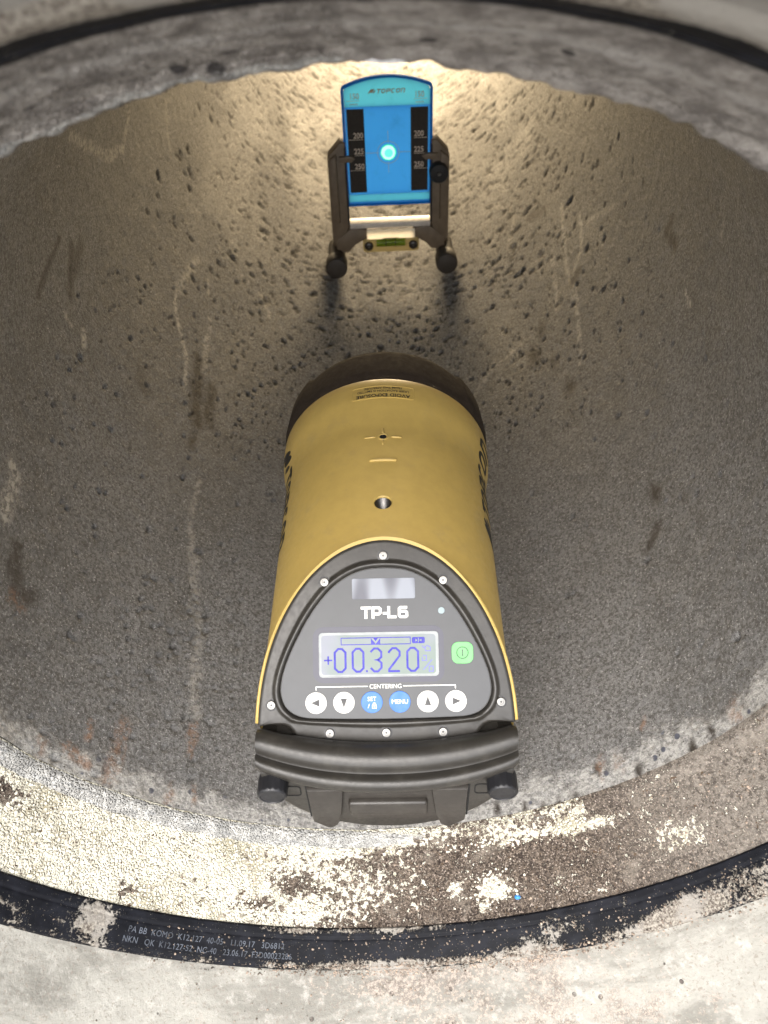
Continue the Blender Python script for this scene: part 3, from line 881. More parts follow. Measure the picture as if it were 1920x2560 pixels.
# side wordmark
def wordmark(bm, h, w, shear=.22, z0=0, z1=.08, letters=True, mark=True, mat=0):
    """TOPCON with its two-leaf mark, starts at x=0, centred on y=0"""
    parts = []
    H = h / 2
    x = 0
    if mark:
        def leaf(cx, cy, a, b, tilt):
            pts = []
            for k in range(20):
                t = 2 * pi * k / 20; px = a * math.copysign(abs(cos(t)) ** .8, cos(t)); py = b * math.copysign(abs(sin(t)) ** 1.0, sin(t))
                pts.append((cx + px * cos(tilt) - py * sin(tilt), cy + px * sin(tilt) + py * cos(tilt)))
            return pts
        prism(bm, leaf(h * .42, h * .02, h * .62, h * .16, radians(52)), z0, z1, mat)
        prism(bm, leaf(h * .86, h * .08, h * .55, h * .19, radians(52)), z0, z1, mat)
        prism(bm, leaf(h * 1.25, -h * .1, h * .42, h * .12, radians(52)), z0, z1, mat)
        x = h * 1.75
    lw = h * .20
    def sk(p): return (p[0] + shear * p[1], p[1])
    W = h * .82
    g = W * 1.22
    q = lw / 2
    def oval(cx, a0, a1, n=16):
        return [(cx + (W / 2 - q) * math.copysign(abs(cos(t)) ** .75, cos(t)), (H - q) * math.copysign(abs(sin(t)) ** .75, sin(t))) for t in [radians(a0 + (a1 - a0) * k / n) for k in range(n + 1)]]
    L = []
    cx = x + W / 2
    L.append([[(cx - W / 2, H - q), (cx + W / 2, H - q)], [(cx, H - lw), (cx, -H)]]); cx += g * .95
    L.append([('c', oval(cx, 0, 360, 24)[:-1])]); cx += g * 1.02
    L.append([[(cx - W / 2 + q, -H), (cx - W / 2 + q, H - q), (cx + W * .22, H - q), (cx + W / 2 - q, H * .62), (cx + W / 2 - q, H * .18), (cx + W * .2, -H * .12), (cx - W / 2 + lw, -H * .12)]]); cx += g * .98
    L.append([oval(cx, 48, 312, 18)]); cx += g
    L.append([('c', oval(cx, 0, 360, 24)[:-1])]); cx += g
    L.append([[(cx - W / 2 + q, -H), (cx - W / 2 + q, H - q), (cx + W * .15, H - q), (cx + W / 2 - q, H * .5), (cx + W / 2 - q, -H)]])
    for l in L:
        for s in l:
            cl = isinstance(s, tuple) and s[0] == 'c'
            pts = s[1] if cl else s
            ribbon(bm, [sk(p) for p in pts], lw, z0, z1, closed=cl, mat=mat)
    return cx + W / 2
for side in (-1, 1):
    bm = bmesh.new()
    Wt = wordmark(bm, 16.5, 0)
    slice_x(bm, -2, Wt + 4, 2.5); slice_x(bm, -12, 12, 1.4, 1)
    k = 83.0 / Wt
    for v in bm.verts:
        tx, ty, tz = v.co
        ph = radians(72.0) - ty / RB            # angle from the crown
        y = (174 - tx * k) if side < 0 else (93 + tx * k)
        r = max(RB, rprof(min(max(y, 76), 186))) + .15 + tz
        v.co = Vector((side * r * sin(ph), y, r * cos(ph)))
    bm_obj('wordmark', bm, M_INK, dev, xf=dxf)

# front bumper
bm = bmesh.new()
lathe(bm, [(184, 59), (187.9, 63.0), (189.5, 64.0), (199, 63.9), (207, 63.4), (217, 62.6), (221.5, 61.2), (223.5, 58), (223.5, 40), (214, 38)], 128, 'Y', cap1=True)
for v in bm.verts:               # shallow side ears
    t = abs(math.degrees(atan2(v.co.x, v.co.z)))
    if 198 < v.co.y < 222 and 50 < t < 112:
        k = 1.035; v.co.x *= k; v.co.z *= k
bm_obj('front_bumper', bm, M_BUMP, dev, xf=dxf, angle=50)

# control panel housing
PL = [(0, 13.8), (6, 14.1), (12, 15.3), (18, 17.9), (24, 21.9), (29, 26.8), (34, 33.0), (38.5, 39.8), (43, 48), (46.7, 55.8), (49.6, 63.5), (51.0, 70), (51.0, 74.6), (49.3, 79.6), (46.0, 83.2), (41.5, 85.3), (36, 86.1), (24, 86.5), (12, 86.7), (0, 86.8)]
def catmull(P, n=4, closed=False):
    out = []
    for i in range(len(P) - 1):
        p0, p1, p2, p3 = (Vector(P[max(0, i - 1)]), Vector(P[i]), Vector(P[i + 1]), Vector(P[min(len(P) - 1, i + 2)]))
        for k in range(n):
            t = k / n
            out.append(.5 * ((2 * p1) + (p2 - p0) * t + (2 * p0 - 5 * p1 + 4 * p2 - p3) * t * t + (3 * p1 - p0 - 3 * p2 + p3) * t ** 3))
    out.append(Vector(P[-1])); return out
plr = catmull(PL, 4)
OH = []                                    # outer outline right half
for u, s in OUTL: OH.append((max(0, u - .2), s))
OH += [(62.4, 88.6), (61.6, 89.6), (57, 89.0), (50.5, 88.9), (47.6, 90.0), (45.8, 92.2), (44.6, 94.6), (43.5, 95.6), (34, 97.6), (24, 99.2), (12, 100.4), (0, 100.8)]
def angmap(P, c=(0, 56)):
    return [(atan2(p[0] - c[0], c[1] - p[1]), p) for p in P]
def ray_hit(poly, ang, c=(0, 56)):
    d = Vector((sin(ang), -cos(ang))); best = None
    for a, b in zip(poly, poly[1:]):
        a, b = Vector(a), Vector(b); e = b - a
        den = d.x * e.y - d.y * e.x
        if abs(den) < 1e-9: continue
        w = a - Vector(c)
        t = (w.x * e.y - w.y * e.x) / den; q = (w.x * d.y - w.y * d.x) / den
        if t > 0 and -1e-6 <= q <= 1 + 1e-6 and (best is None or t > best): best = t
    return best
angs = sorted(set([pi * k / 90 for k in range(91)] + [a for a, _ in angmap(OH) if 0 < a < pi]))
angs = [a for i, a in enumerate(angs) if i == 0 or a - angs[i - 1] > .006]
half = []
for a in angs:
    tp = ray_hit([tuple(p) for p in plr], min(a, pi - 1e-5) if a > 0 else 1e-5); to = ray_hit(OH, min(a, pi - 1e-5) if a > 0 else 1e-5)
    half.append((a, tp, to))
full = half + [(-a, tp, to) for a, tp, to in reversed(half[1:-1])]
bm = bmesh.new(); rings = []
for a, tp, to in full:
    d = Vector((sin(a), -cos(a))); c = Vector((0, 56)); Lr = to - tp
    stations = [(tp - 1.0, -1.4), (tp, -1.4), (tp + .2, -.2), (tp + .6, .7), (tp + 1.2, 1.3), (tp + 1.9, 1.5), (tp + 2.6, 1.2), (tp + 3.3, .55), (tp + 3.9, .12), (tp + 4.6, 0), (to - 2.4, 0), (to - 1.3, -.18), (to - .5, -.7), (to, -1.6), (to, -7)]
    if Lr < 8.5:
        k = (Lr - 2.5) / 6.0 * .8
        stations = [(tp - 1.0, -1.4), (tp, -1.4)] + [(tp + q * k, h) for q, h in ((.25, -.2), (.9, .9), (2.0, 1.9), (3.0, 2.0), (4.0, 1.4), (4.9, .6), (5.6, .2), (5.9, 0))] + [(to - 2.4, 0), (to - 1.3, -.18), (to - .5, -.7), (to, -1.6), (to, -7)]
    ring = []
    for t, h in stations:
        p = c + d * t; ring.append(bm.verts.new((p.x, -p.y, h)))
    rings.append(ring)
for i in range(len(rings)):
    A, B = rings[i], rings[(i + 1) % len(rings)]
    for k in range(len(A) - 1): bm.faces.new((A[k], B[k], B[k + 1], A[k + 1]))
bm.faces.new([r[0] for r in rings])
bm.faces.new([r[-1] for r in rings])
house = bm_obj('control_panel', bm, M_HOUS, dev, xf=pxf, angle=60)

# screws
for u, s in ((0, 8), (-28.9, 20.4), (28.9, 20.4), (-55.4, 79.2), (55.4, 79.2), (-27.2, 93), (27.2, 93), (0, 93)):
    bm = bmesh.new()
    lathe(bm, [(-.5, 2.95), (.12, 2.95), (.16, 2.35)], 28, 'Z', (u, -s, 0), mat=1)
    lathe(bm, [(.1, 2.2), (.9, 2.2), (1.25, 1.9), (1.3, 1.15), (.75, 1.05)], 28, 'Z', (u, -s, 0), mat=0, cap0=False)
    lathe(bm, [(.72, .55), (.98, .5), (1.0, .25)], 6, 'Z', (u, -s, 0), mat=1)
    bm_obj('screw', bm, [M_STEEL, M_BLK], house, xf=pxf, angle=35)

# face plate and everything on it
bm = bmesh.new()
pf = [(p.x, -p.y) for p in plr] + [(-p.x, -p.y) for p in reversed(plr[1:-1])]
prism(bm, [(x * .992, (y + 50) * .992 - 50) for x, y in pf], -1.3, -.35, bev=.15)
plate = bm_obj('face_plate', bm, M_PLATE, dev, xf=pxf)
H0 = -.35
bm = bmesh.new(); prism(bm, rrect(-15.5, -29.0, 15.2, -19.0, .8), H0 - .08, H0 + .15, bev=.05)
bm_obj('sensor_window', bm, M_WIN, plate, xf=pxf)
bm = bmesh.new(); prism(bm, circ(27.8, -35.1, 1.6, 24), H0, H0 + .25, bev=.1)
bm_obj('indicator_light', bm, simple('pale_lens', (.22, .29, .31), .35), plate, xf=pxf)
# model lettering TP-L6 as squared strokes
bm = bmesh.new()
def stroke(bm, pts, w, ox, oy, k=1, closed=False, z=.1, mat=0, z0=None):
    b0 = H0 if z0 is None else z0
    ribbon(bm, [(ox + x * k, oy + y * k) for x, y in pts], w, b0 - .02, b0 + z, closed, mat)
b_ = 1.28
oy = -38.5
stroke(bm, [(0, 5.2), (4.9, 5.2)], b_, -11.4, oy); stroke(bm, [(2.45, 4.6), (2.45, 0)], b_ + .1, -11.4, oy)
stroke(bm, [(.7, 0), (.7, 5.2), (3.6, 5.2), (4.3, 4.6), (4.3, 2.9), (3.6, 2.2), (1.3, 2.2)], b_, -6.2, oy)
stroke(bm, [(0, 2.5), (2.4, 2.5)], 1.2, -.7, oy)
stroke(bm, [(.7, 5.9), (.7, .7), (4.4, .7)], b_, 1.5, oy)
stroke(bm, [(4.6, 5.2), (1.3, 5.2), (.7, 4.6), (.7, 1.3), (1.3, .7), (3.9, .7), (4.4, 1.2), (4.4, 2.8), (3.9, 3.3), (1.4, 3.3)], b_, 6.6, oy)
bm_obj('model_lettering', bm, M_WHITE, plate, xf=pxf)
bm = bmesh.new()
text_bm(bm, 'CENTERING', 2.15, (0, -71.2), bold=.0, z0=H0 - .02, z1=H0 + .1, sx=.98)
stroke(bm, [(-33.7, -72.6), (-33.7, -71.0), (-8.6, -71.0)], .42, 0, 0)
stroke(bm, [(8.5, -71.0), (33.7, -71.0), (33.7, -72.6)], .42, 0, 0)
bm_obj('key_caption', bm, M_WHITE, plate, xf=pxf)
# display
bm = bmesh.new(); prism(bm, rrect(-35.0, -69.2, 28.6, -42.2, 5.0), H0 - .08, H0 + .16)
bm_obj('display_bezel', bm, M_BEZ, plate, xf=pxf)
bm = bmesh.new()
HL = H0 + .24
prism(bm, rrect(-31.9, -66.3, 25.8, -45.2, 1.6), H0 + .1, HL, mat=1)
prism(bm, rrect(-30.9, -65.3, 24.6, -46.3, 1.6), HL, HL + .02, mat=0)
ribbon(bm, rrect(-31.9, -66.3, 25.8, -45.2, 1.6), .35, HL - .02, HL + .25, closed=True, mat=1)
ZS = HL + .03
def seg_(pts, w, closed=False, mat=2): ribbon(bm, pts, w, ZS, ZS + .06, closed, mat)
def digit(ch, x, y, w, h):
    c = 1.7
    o = .0
    F = {'0': [[(c, 0), (w - c, 0), (w, c), (w, h - c), (w - c, h), (c, h), (0, h - c), (0, c)], True],
         '2': [[(0, h - c - .6), (0, h - c), (c, h), (w - c, h), (w, h - c), (w, h - 3.6), (0, .9), (0, 0), (w, 0)], False],
         '3': [[(0, h - c), (c, h), (w - c, h), (w, h - c), (w, h / 2 + 1.4), (w - 1.5, h / 2 + .05), (w * .45, h / 2 + .05), (w - 1.5, h / 2 - .05), (w, h / 2 - 1.4), (w, c), (w - c, 0), (c, 0), (0, c)], False]}[ch]
    seg_([(x + a, y + b) for a, b in F[0]], 1.0, F[1])
for ch, x in zip('00320', (-24.4, -15.7, -7.0, 1.9, 10.8)): digit(ch, x, -63.9, 5.2, 11.0)
seg_([(-29.6, -58.3), (-25.6, -58.3)], .75); seg_([(-27.6, -56.3), (-27.6, -60.3)], .75)
seg_([(-9.3, -63.7), (-8.5, -63.7)], .9)
seg_([(-21.2, -50.9), (-21.2, -47.7), (12.4, -47.7), (12.4, -50.9)], .4, True)
prism(bm, [(-6.7, -50.7), (-6.7, -47.9), (-4.45, -50.7)], ZS, ZS + .07, mat=2); prism(bm, [(-4.35, -50.7), (-2.2, -47.9), (-2.2, -50.7)], ZS, ZS + .07, mat=2)
prism(bm, [(-5.6, -47.9), (-3.3, -47.9), (-4.45, -49.4)], ZS, ZS + .07, mat=2)
prism(bm, rrect(13.2, -50.7, 19.4, -47.7, .7), ZS, ZS + .06, mat=2)
prism(bm, [(15.9, -49.2), (14.9, -48.5), (14.9, -49.9)][::-1], ZS + .07, ZS + .1, mat=0); prism(bm, [(16.8, -49.2), (17.8, -48.5), (17.8, -49.9)], ZS + .07, ZS + .1, mat=0)
ribbon(bm, [(16.35, -48.1), (16.35, -50.3)], .35, ZS + .07, ZS + .1, mat=0)
seg_([(18.0, -51.8), (18.9, -53.0), (20.4, -51.8), (22.0, -52.6), (22.0, -54.4), (19.6, -54.4), (19.6, -52.6)], .38, mat=3)
seg_([(18.0, -57.3), (18.0, -59.0), (20.0, -59.0), (20.0, -56.6), (18.4, -56.6)], .42, mat=3)
seg_([(18.4, -63.5), (22.8, -58.6)], .42, mat=3)
seg_([(21.3, -61.8), (21.3, -64.2), (23.2, -64.2), (23.2, -61.8)], .42, True, mat=3)
bm_obj('display', bm, [M_LCD, M_LCDW, M_SEG, M_SEGL], plate, xf=pxf)
# round keys
SB = -78.6
for i, u in enumerate((-33.8, -20.3, -6.75, 6.75, 20.25, 33.8)):
    bm = bmesh.new(); prism(bm, circ(u, SB, 5.2, 40), H0 - .02, H0 + .3, bev=.18)
    zt = H0 + .3
    def ic(pts): prism(bm, pts, zt - .02, zt + .05, mat=1)
    if i == 0: ic([(u - 2.6, SB), (u + 1.6, SB - 1.75), (u + 1.6, SB + 1.75)])
    if i == 1: ic([(u, SB - 2.7), (u + 1.6, SB + 1.9), (u - 1.6, SB + 1.9)])
    if i == 4: ic([(u, SB + 2.6), (u - 1.6, SB - 1.9), (u + 1.6, SB - 1.9)])
    if i == 5: ic([(u + 2.5, SB), (u - 1.6, SB + 1.75), (u - 1.6, SB - 1.75)])
    if i == 2:
        text_bm(bm, 'SET', 2.1, (u, SB + 1.5), bold=.0, z0=zt - .02, z1=zt + .05, mat=1, sx=.95)
        ribbon(bm, [(u - 1.9, SB - 2.8), (u - 1.2, SB - .8)], .28, zt - .02, zt + .05, mat=1)
        ribbon(bm, [(u + .2, SB - 2.9), (u + 2.1, SB - 2.9), (u + 2.1, SB - 1.4), (u + .2, SB - 1.4)], .3, zt - .02, zt + .05, True, mat=1)
        ribbon(bm, [(u + .55, SB - 1.3), (u + .55, SB - .7), (u + .85, SB - .35), (u + 1.45, SB - .35), (u + 1.75, SB - .7), (u + 1.75, SB - 1.3)], .28, zt - .02, zt + .05, mat=1)
        prism(bm, circ(u + 1.15, SB - 2.1, .32, 10), zt - .02, zt + .05, mat=1)
    if i == 3: text_bm(bm, 'MENU', 2.25, (u, SB), bold=.0, z0=zt - .02, z1=zt + .05, mat=1, sx=.95)
    mats = [M_BLUE, M_WHITE] if i in (2, 3) else [M_WBTN, M_ICON]
    o = bm_obj('button', bm, mats, plate, xf=pxf)
    o['label'] = ['round white button with left arrow', 'round white button with down arrow', 'round blue SET button with padlock', 'round blue MENU button', 'round white button with up arrow', 'round white button with right arrow'][i]
bm = bmesh.new(); cxp, cyp = 37.5, -55.6
prism(bm, rrect(cxp - 5.2, cyp - 5.2, cxp + 5.2, cyp + 5.2, 3.2), H0 - .02, H0 + .35, bev=.2)
ribbon(bm, circ(cxp, cyp, 2.75, 32), .42, H0 + .33, H0 + .40, True, 1)
ribbon(bm, [(cxp, cyp - 1.6), (cxp, cyp + 1.6)], .5, H0 + .33, H0 + .40, mat=1)
o = bm_obj('button', bm, [M_GREEN, M_ICON], plate, xf=pxf); o['label'] = 'green rounded square power button'

# curved rear handle (lofted bar with a lengthwise groove)
e1 = Vector((0, .879, .477)); e2 = Vector((0, -.477, .879))      # e1 up the bar, e2 out of it
prof2 = [(11.6, -9), (11.3, -4.5), (10.2, -1.6), (8.2, .6), (5.6, 1.9), (3.0, 2.1), (.4, 1.4), (-1.2, .2), (-2.2, -1.3), (-3.1, -1.6), (-4.0, -.7), (-5.4, .5), (-7.4, .9), (-9.4, .2), (-10.8, -1.6), (-11.5, -4.4), (-11.2, -9), (-7, -12), (0, -13), (7, -12)]
bm = bmesh.new(); rings = []
NS = 49
for i in range(NS):
    f = -1 + 2 * i / (NS - 1); x = 61.9 * f
    e = abs(f)
    cy = -29.5 + 8.5 * e ** 2.2
    cz = -.6 + 4.0 * e ** 2.2
    sc = 1 - .13 * e ** 3
    endr = 1.0
    if e > .955: endr = sqrt(max(0.0, 1 - ((e - .955) / .045) ** 2)) * .12 + .88
    ring = []
    for a, b in prof2:
        p = Vector((x, cy, cz)) + e1 * (a * sc * endr) + e2 * (b * endr)
        ring.append(bm.verts.new(p))
    rings.append(ring)
for A, B in zip(rings, rings[1:]):
    for k in range(len(A)): bm.faces.new((A[k], A[(k + 1) % len(A)], B[(k + 1) % len(A)], B[k]))
bm.faces.new(rings[0]); bm.faces.new(rings[-1])
for sx in (-1, 1):               # arms that tie the handle to the sides of the housing
    pts = [(-22, -10), (-8, -14), (0, -10), (0, -5), (-7, -2.5), (-14, -1), (-20, 1)]
    A = [bm.verts.new((sx * 60.8, y, z)) for y, z in pts]; B = [bm.verts.new((sx * 54, y, z)) for y, z in pts]
    bm.faces.new(A); bm.faces.new(B)
    for k in range(len(pts)): bm.faces.new((A[k], A[(k + 1) % len(pts)], B[(k + 1) % len(pts)], B[k]))
bm_obj('rear_handle', bm, M_HOUS, dev, xf=dxf, angle=42)

# rear cap
bm = bmesh.new()
capo = [(r_ * sin(t), -r_ * cos(t)) for r_ in (60.2,) for t in [radians(-84 + 168 * k / 60) for k in range(61)]]
capo = capo + [(59.8, -3.5), (-59.8, -3.5)]
prism(bm, capo, 12, -31.0, bev=2.2)
for v in bm.verts: v.co = Vector((v.co.x, v.co.z, v.co.y))
cap = bm_obj('rear_cap', bm, M_HOUS, dev, xf=dxf, angle=50)
# small service flaps in the cap
for sx in (-1, 1):
    bm = bmesh.new(); ribbon(bm, rrect(sx * 46 - 4, -24, sx * 46 + 4, -15, 2), .5, 0, .3, True)
    for v in bm.verts: v.co = Vector((v.co.x, -31.0 - v.co.z, v.co.y))
    bm_obj('flap_seam', bm, M_VOID, cap, xf=dxf)

# battery door
bm = bmesh.new()
def yz(bm, n0):
    bm.verts.ensure_lookup_table()
    for v in bm.verts[n0:]: v.co = Vector((v.co.x, v.co.z, v.co.y))
prism(bm, [(-38.6, -13), (38.6, -13), (38.2, -45.4), (31, -52.4), (29, -52.6), (22, -50), (12, -48.6), (0, -48.2), (-12, -48.6), (-21, -50), (-27, -52.8), (-29.5, -52.8), (-37.6, -46)], -30, -31.8, bev=.6)
for sx in (-1, 1):
    prism(bm, [(sx * 38.4, -13), (sx * 38.0, -45.2), (sx * 31, -52.2), (sx * 28.5, -52.2), (sx * 25.5, -49.0), (sx * 23.0, -38), (sx * 20.8, -13)][::sx], -31.5, -35.0, bev=1.6)
yz(bm, 0)
door = bm_obj('battery_door', bm, M_DOOR, dev, xf=dxf, angle=35)
for sx in (-1, 1):
    bm = bmesh.new(); ribbon(bm, [(sx * 39.1, -12), (sx * 38.9, -46)], .9, 0, .4)
    for v in bm.verts: v.co = Vector((v.co.x, -31.0 - v.co.z, v.co.y))
    bm_obj('seam', bm, M_VOID, door, xf=dxf)
bm = bmesh.new(); box(bm, (0, -32.8, -32.5), (38.5, 4.4, 12.5), bev=1.6, seg=3)
bm_obj('latch', bm, M_DOOR, door, xf=dxf, angle=35)

# knobs
for sx in (-1, 1):
    bm = bmesh.new()
    seg = 48; rings = []
    for y, r, kn in ((-28, 7.0, 0), (-30, 7.2, 1), (-36.6, 7.2, 1), (-37.6, 6.9, 0), (-38.2, 6.2, 0), (-38.2, 5.6, 0), (-37.9, 5.4, 0)):
        ring = []
        for k in range(seg):
            t = 2 * pi * k / seg; rr = r - (.35 if kn and k % 3 == 0 else 0)
            ring.append(bm.verts.new((sx * 54.2 + rr * sin(t), y, -11.4 + rr * cos(t))))
        rings.append(ring)
    for A, B in zip(rings, rings[1:]):
        for k in range(seg): bm.faces.new((A[k], A[(k + 1) % seg], B[(k + 1) % seg], B[k]))
    bm.faces.new(rings[0]); bm.faces.new(rings[-1])
    bm_obj('knob', bm, M_BLK, dev, xf=dxf, angle=40)

# legs that carry the laser off the invert
for yy in (22, 160):
    for sx in (-1, 1):
        foot = Vector((sx * 42, yy, -(sqrt((R - 1) ** 2 - 42 ** 2)) - DZ + .6))
        bm = bmesh.new()
        a = Vector((sx * 34, yy, -48)); tube(bm, [a, a.lerp(foot, .5), a.lerp(foot, .93), foot], [7, 6, 5.5, 6.5], 16)
        bm_obj('leg', bm, M_BLK, dev, xf=dxf, angle=40)

# ================================================================== TARGET
TY = 701.4; TX = 26.4
tg = empty('laser_target', (TX, TY, -R + 1), 'blue acrylic laser target plate in a dark bracket, green dot at centre', 'target')
TZ = R - 1
def txf(p): return (p[0], p[1], p[2] + TZ)
# front-view polygons use x, z(world) then thickness along y (towards the camera is negative)
def front(bm, y_map=None):
    for v in bm.verts: v.co = Vector((v.co.x, -v.co.z, v.co.y))
def gl(w, b, topc, tope, r=3):
    pts = [(-w, b), (w, b), (w, tope - r)]
    n = 14
    pts.append((w - .5, tope - r * .3))
    for k in range(n + 1):
        x = (w - 1.6) * (1 - 2 * k / n); pts.append((x, tope + (topc - tope) * (1 - (x / w) ** 2)))
    pts += [(-w + .5, tope - r * .3), (-w, tope - r)]
    return pts
bm = bmesh.new(); prism(bm, [(-45.4, -119.4), (45.4, -119.4), (45.4, -25.8), (-45.4, -25.8)], -1.6, 1.6); front(bm)
glass = bm_obj('target_plate', bm, M_TBLUE, tg, xf=txf)
bm = bmesh.new(); hd = [p for p in gl(45.4, -25.6, 2.0, -8.0)]
prism(bm, hd, -1.6, 1.6); front(bm)
bm_obj('header_band', bm, M_TTEAL, glass, xf=txf)
bm = bmesh.new(); ribbon(bm, gl(46.9, -131.5, 3.4, -6.6), 2.7, -2.0, 2.0, True); front(bm)
bm_obj('plate_edge', bm, M_TEDGE, glass, xf=txf)
bm = bmesh.new(); prism(bm, [(-45.4, -127.6), (45.4, -127.6), (45.4, -119.6), (-45.4, -119.6)], -1.6, 2.4, bev=.4); front(bm)
bm_obj('foot_rail', bm, M_TTEAL, glass, xf=txf)
bm = bmesh.new(); prism(bm, [(-45.4, -130.0), (45.4, -130.0), (45.4, -127.8), (-45.4, -127.8)], -1.6, 1.6); front(bm)
bm_obj('foot_strip', bm, M_TBLUE, glass, xf=txf)
for x0, x1 in ((-43.4, -25.0), (24.6, 43.4)):
    bm = bmesh.new(); prism(bm, [(x0, -117), (x1, -117), (x1, -27.6), (x0, -27.6)], 1.7, 2.05); front(bm)
    bm_obj('scale_strip', bm, M_TBLK, glass, xf=txf)
for sx, a in ((-1, 'RIGHT'), (1, 'LEFT')):
    for s, zt, zu in (('150', -15.2, -19.4), ('200', -55.0, -59), ('225', -71.6, -75.7), ('250', -88, -92)):
        bm = bmesh.new()
        xx = -26.6 if sx < 0 else 28.2
        if s == '150': xx = -29.0 if sx < 0 else 28.6
        text_bm(bm, s, 6.0, (xx, zt), a, .13, 2.0, 2.3, sx=.86)
        x0, x1 = (-42.5, xx) if sx < 0 else (xx, 42.5)
        if s == '225': x0, x1 = (-36.5, xx) if sx < 0 else (xx, 40)
        ribbon(bm, [(x0, zu), (x1, zu)], .5, 2.0, 2.3)
        if s == '150': text_bm(bm, 'mm/in', 2.6, (-35.0 if sx < 0 else 34.5, -22.6), 'CENTER', .05, 2.0, 2.3)
        front(bm); bm_obj('scale_number', bm, M_TNUM, glass, xf=txf)
bm = bmesh.new(); W0 = wordmark(bm, 4.4, 0, z0=2.0, z1=2.3)
for v in bm.verts: v.co.x = v.co.x * (38.5 / W0) - 19.5; v.co.y -= 10.6
front(bm); bm_obj('wordmark', bm, M_TPRINT, glass, xf=txf)
BZ = -73.6
bm = bmesh.new(); ribbon(bm, circ(0, BZ, 11.8, 48), .5, 1.9, 2.15, True)
for a, b in (((0, BZ + 23), (0, BZ + 9.8)), ((0, BZ - 9.8), (0, BZ - 22)), ((-24.5, BZ), (-10, BZ)), ((10, BZ), (24.3, BZ))): ribbon(bm, [a, b], .45, 1.9, 2.15)
front(bm); bm_obj('crosshair', bm, M_TNUM, glass, xf=txf)
bm = bmesh.new()
def wav(r, n=60, a=.35): return [((r + a * random.uniform(-1, 1)) * cos(2 * pi * k / n), BZ + (r + a * random.uniform(-1, 1)) * sin(2 * pi * k / n)) for k in range(n)]
prism(bm, wav(8.6, a=.45), 2.2, 2.3, mat=0); prism(bm, wav(7.6, a=.3), 2.3, 2.4, mat=1); prism(bm, circ(.4, BZ - .6, 4.6, 32), 2.4, 2.5, mat=2)
front(bm); spot = bm_obj('laser_spot', bm, [M_HALO, M_SPOT2, M_SPOT], glass, xf=txf)
# bracket
bm = bmesh.new()
for sx in (-1, 1):
    prism(bm, [(sx * 47.0, -61), (sx * 53, -61.5), (sx * 66, -75), (sx * 67.2, -79), (sx * 67.6, -172), (sx * 62, -180), (sx * 52, -170), (sx * 47.5, -154)][::sx], -14, 4, bev=1.5)
    prism(bm, [(sx * 57, -72), (sx * 66.8, -79), (sx * 67.3, -150), (sx * 57, -150)][::sx], 3, 8, bev=2.0)
    # clamp tab over the plate edge
    prism(bm, [(sx * 36.5, -77.5), (sx * 40, -74.8), (sx * 54, -74.8), (sx * 54, -81.0), (sx * 41, -81.5)][::sx], 3.0, 7.5, bev=1.0)
    # curved brace between upright and level
    prism(bm, [(sx * 62, -172), (sx * 64, -184), (sx * 56, -187), (sx * 48, -186), (sx * 42, -179), (sx * 34, -174), (sx * 27, -172), (sx * 27, -160), (sx * 46, -158)][::sx], -9, 5, bev=1.2)
prism(bm, [(-47, -159.5), (47, -159.5), (47, -154.2), (-47, -154.2)], -14, 3, bev=.8)
front(bm)
bm_obj('bracket', bm, M_FRAME, tg, xf=txf, angle=40)
bm = bmesh.new(); prism(bm, [(-46.5, -158.8), (46.5, -158.8), (46.5, -152.5), (-46.5, -152.5)], -10, 4.5, bev=.7); front(bm)
bm_obj('cross_bar', bm, M_ALU, tg, xf=txf, angle=40)
for x0, x1 in ((-48.4, -46.4), (46.4, 48.4)):
    bm = bmesh.new(); prism(bm, [(x0, -66), (x1, -66), (x1, -153.5), (x0, -153.5)], -5.2, 4.6); front(bm)
    bm_obj('plate_channel', bm, M_BLK, tg, xf=txf)
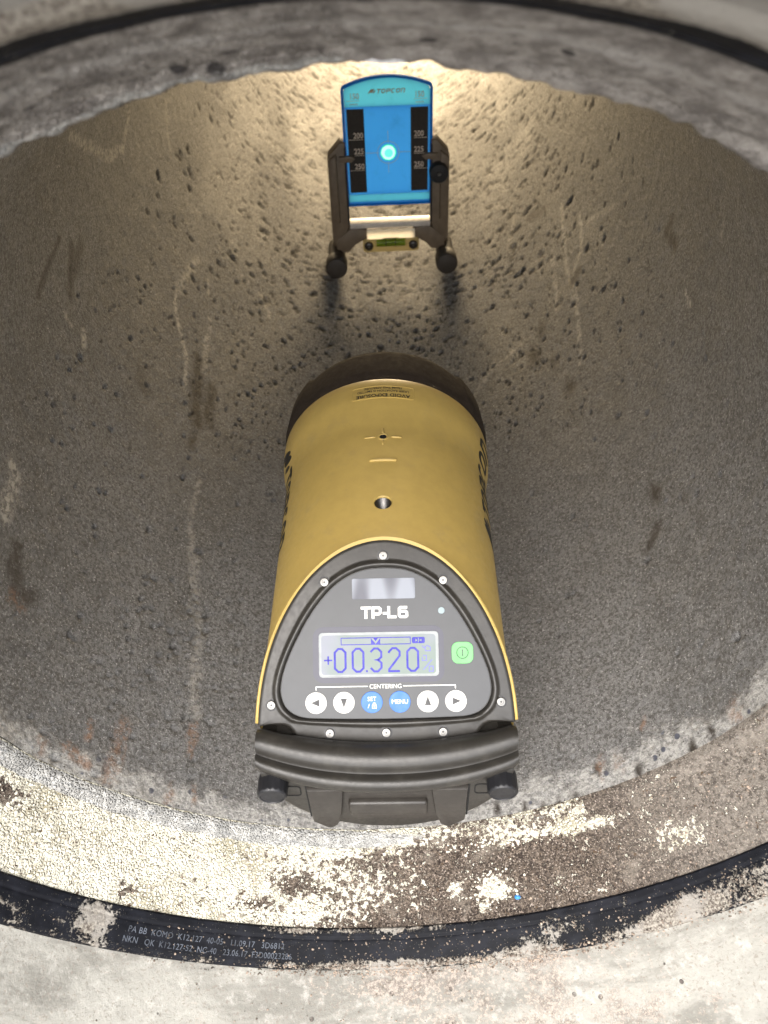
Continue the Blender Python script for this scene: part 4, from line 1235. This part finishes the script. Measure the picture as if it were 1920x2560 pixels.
# bubble level
bm = bmesh.new(); prism(bm, rrect(-32.5, -187.5, 33.5, -170.8, 4), -5, 7, bev=1.2); front(bm)
lev = bm_obj('bubble_level', bm, M_VIALH, tg, xf=txf, angle=40)
bm = bmesh.new(); prism(bm, [(-27.5, -170.5), (-10, -170.8), (-8, -169.6), (8, -169.6), (10, -170.4), (28.5, -170.4), (28.5, -159.8), (-27.5, -159.8)], 6.8, 8.2, bev=.5); front(bm)
bm_obj('white_strip', bm, M_VIALW, lev, xf=txf)
bm = bmesh.new(); lathe(bm, [(-16.5, 4.6), (17, 4.6)], 24, 'X', (0, -6, -175.8))
bm_obj('vial', bm, M_VIALG, lev, xf=txf, angle=40)
bm = bmesh.new()
for x in (-5.5, 5.5): lathe(bm, [(x - .35, 4.75), (x + .35, 4.75)], 24, 'X', (0, -6, -175.8))
bm_obj('vial_mark', bm, M_SCR2, lev, xf=txf)
for x in (-25.6, 26.4):
    bm = bmesh.new(); lathe(bm, [(-6, 5.2), (-9.5, 5.0), (-10.5, 4.0), (-10.8, 1.6)], 24, 'Y', (x, 0, -179), mat=0)
    lathe(bm, [(-10.7, 1.3), (-11.4, 1.0)], 12, 'Y', (x, 0, -178.6), mat=1)
    bm_obj('screw', bm, [M_SCR2, M_STEEL], lev, xf=txf, angle=40)
bm = bmesh.new(); lathe(bm, [(-4, 9), (-5, 10.8), (-13, 10.8), (-14.5, 9.6), (-15, 3.2)], 32, 'Y', (55.2, 0, -94.5), mat=0)
lathe(bm, [(-14.8, 2.2), (-16, 1.8)], 16, 'Y', (55.2, 0, -94.5), mat=1)
bm_obj('clamp_knob', bm, [M_BLK, M_STEEL], tg, xf=txf, angle=40)
for sx in (-1, 1):
    fx = sx * 64.5
    fx0 = fx + TX
    pa = SH * 690
    cz = -sqrt((R - 13.4) ** 2 - (fx0 - pa) ** 2)
    bm = bmesh.new()
    lathe(bm, [(24, 10.3), (-12, 10.5), (-13.5, 12.0), (-14.5, 12.6), (-31, 12.6), (-33, 11.8), (-33.6, 10.4)], 36, 'Y', (fx, 0, cz))
    ft = bm_obj('foot', bm, M_BLK if False else simple('dark_foot_rubber', (.035, .027, .02), .6), tg, xf=txf, angle=40)
    bm = bmesh.new()
    tube(bm, [Vector((sx * 58, 2, -172)), Vector((sx * 62, 12, cz + 8)), Vector((fx, 14, cz))], [8, 7.5, 7], 14)
    bm_obj('leg', bm, M_FRAME, tg, xf=txf, angle=50)
print('scene built')
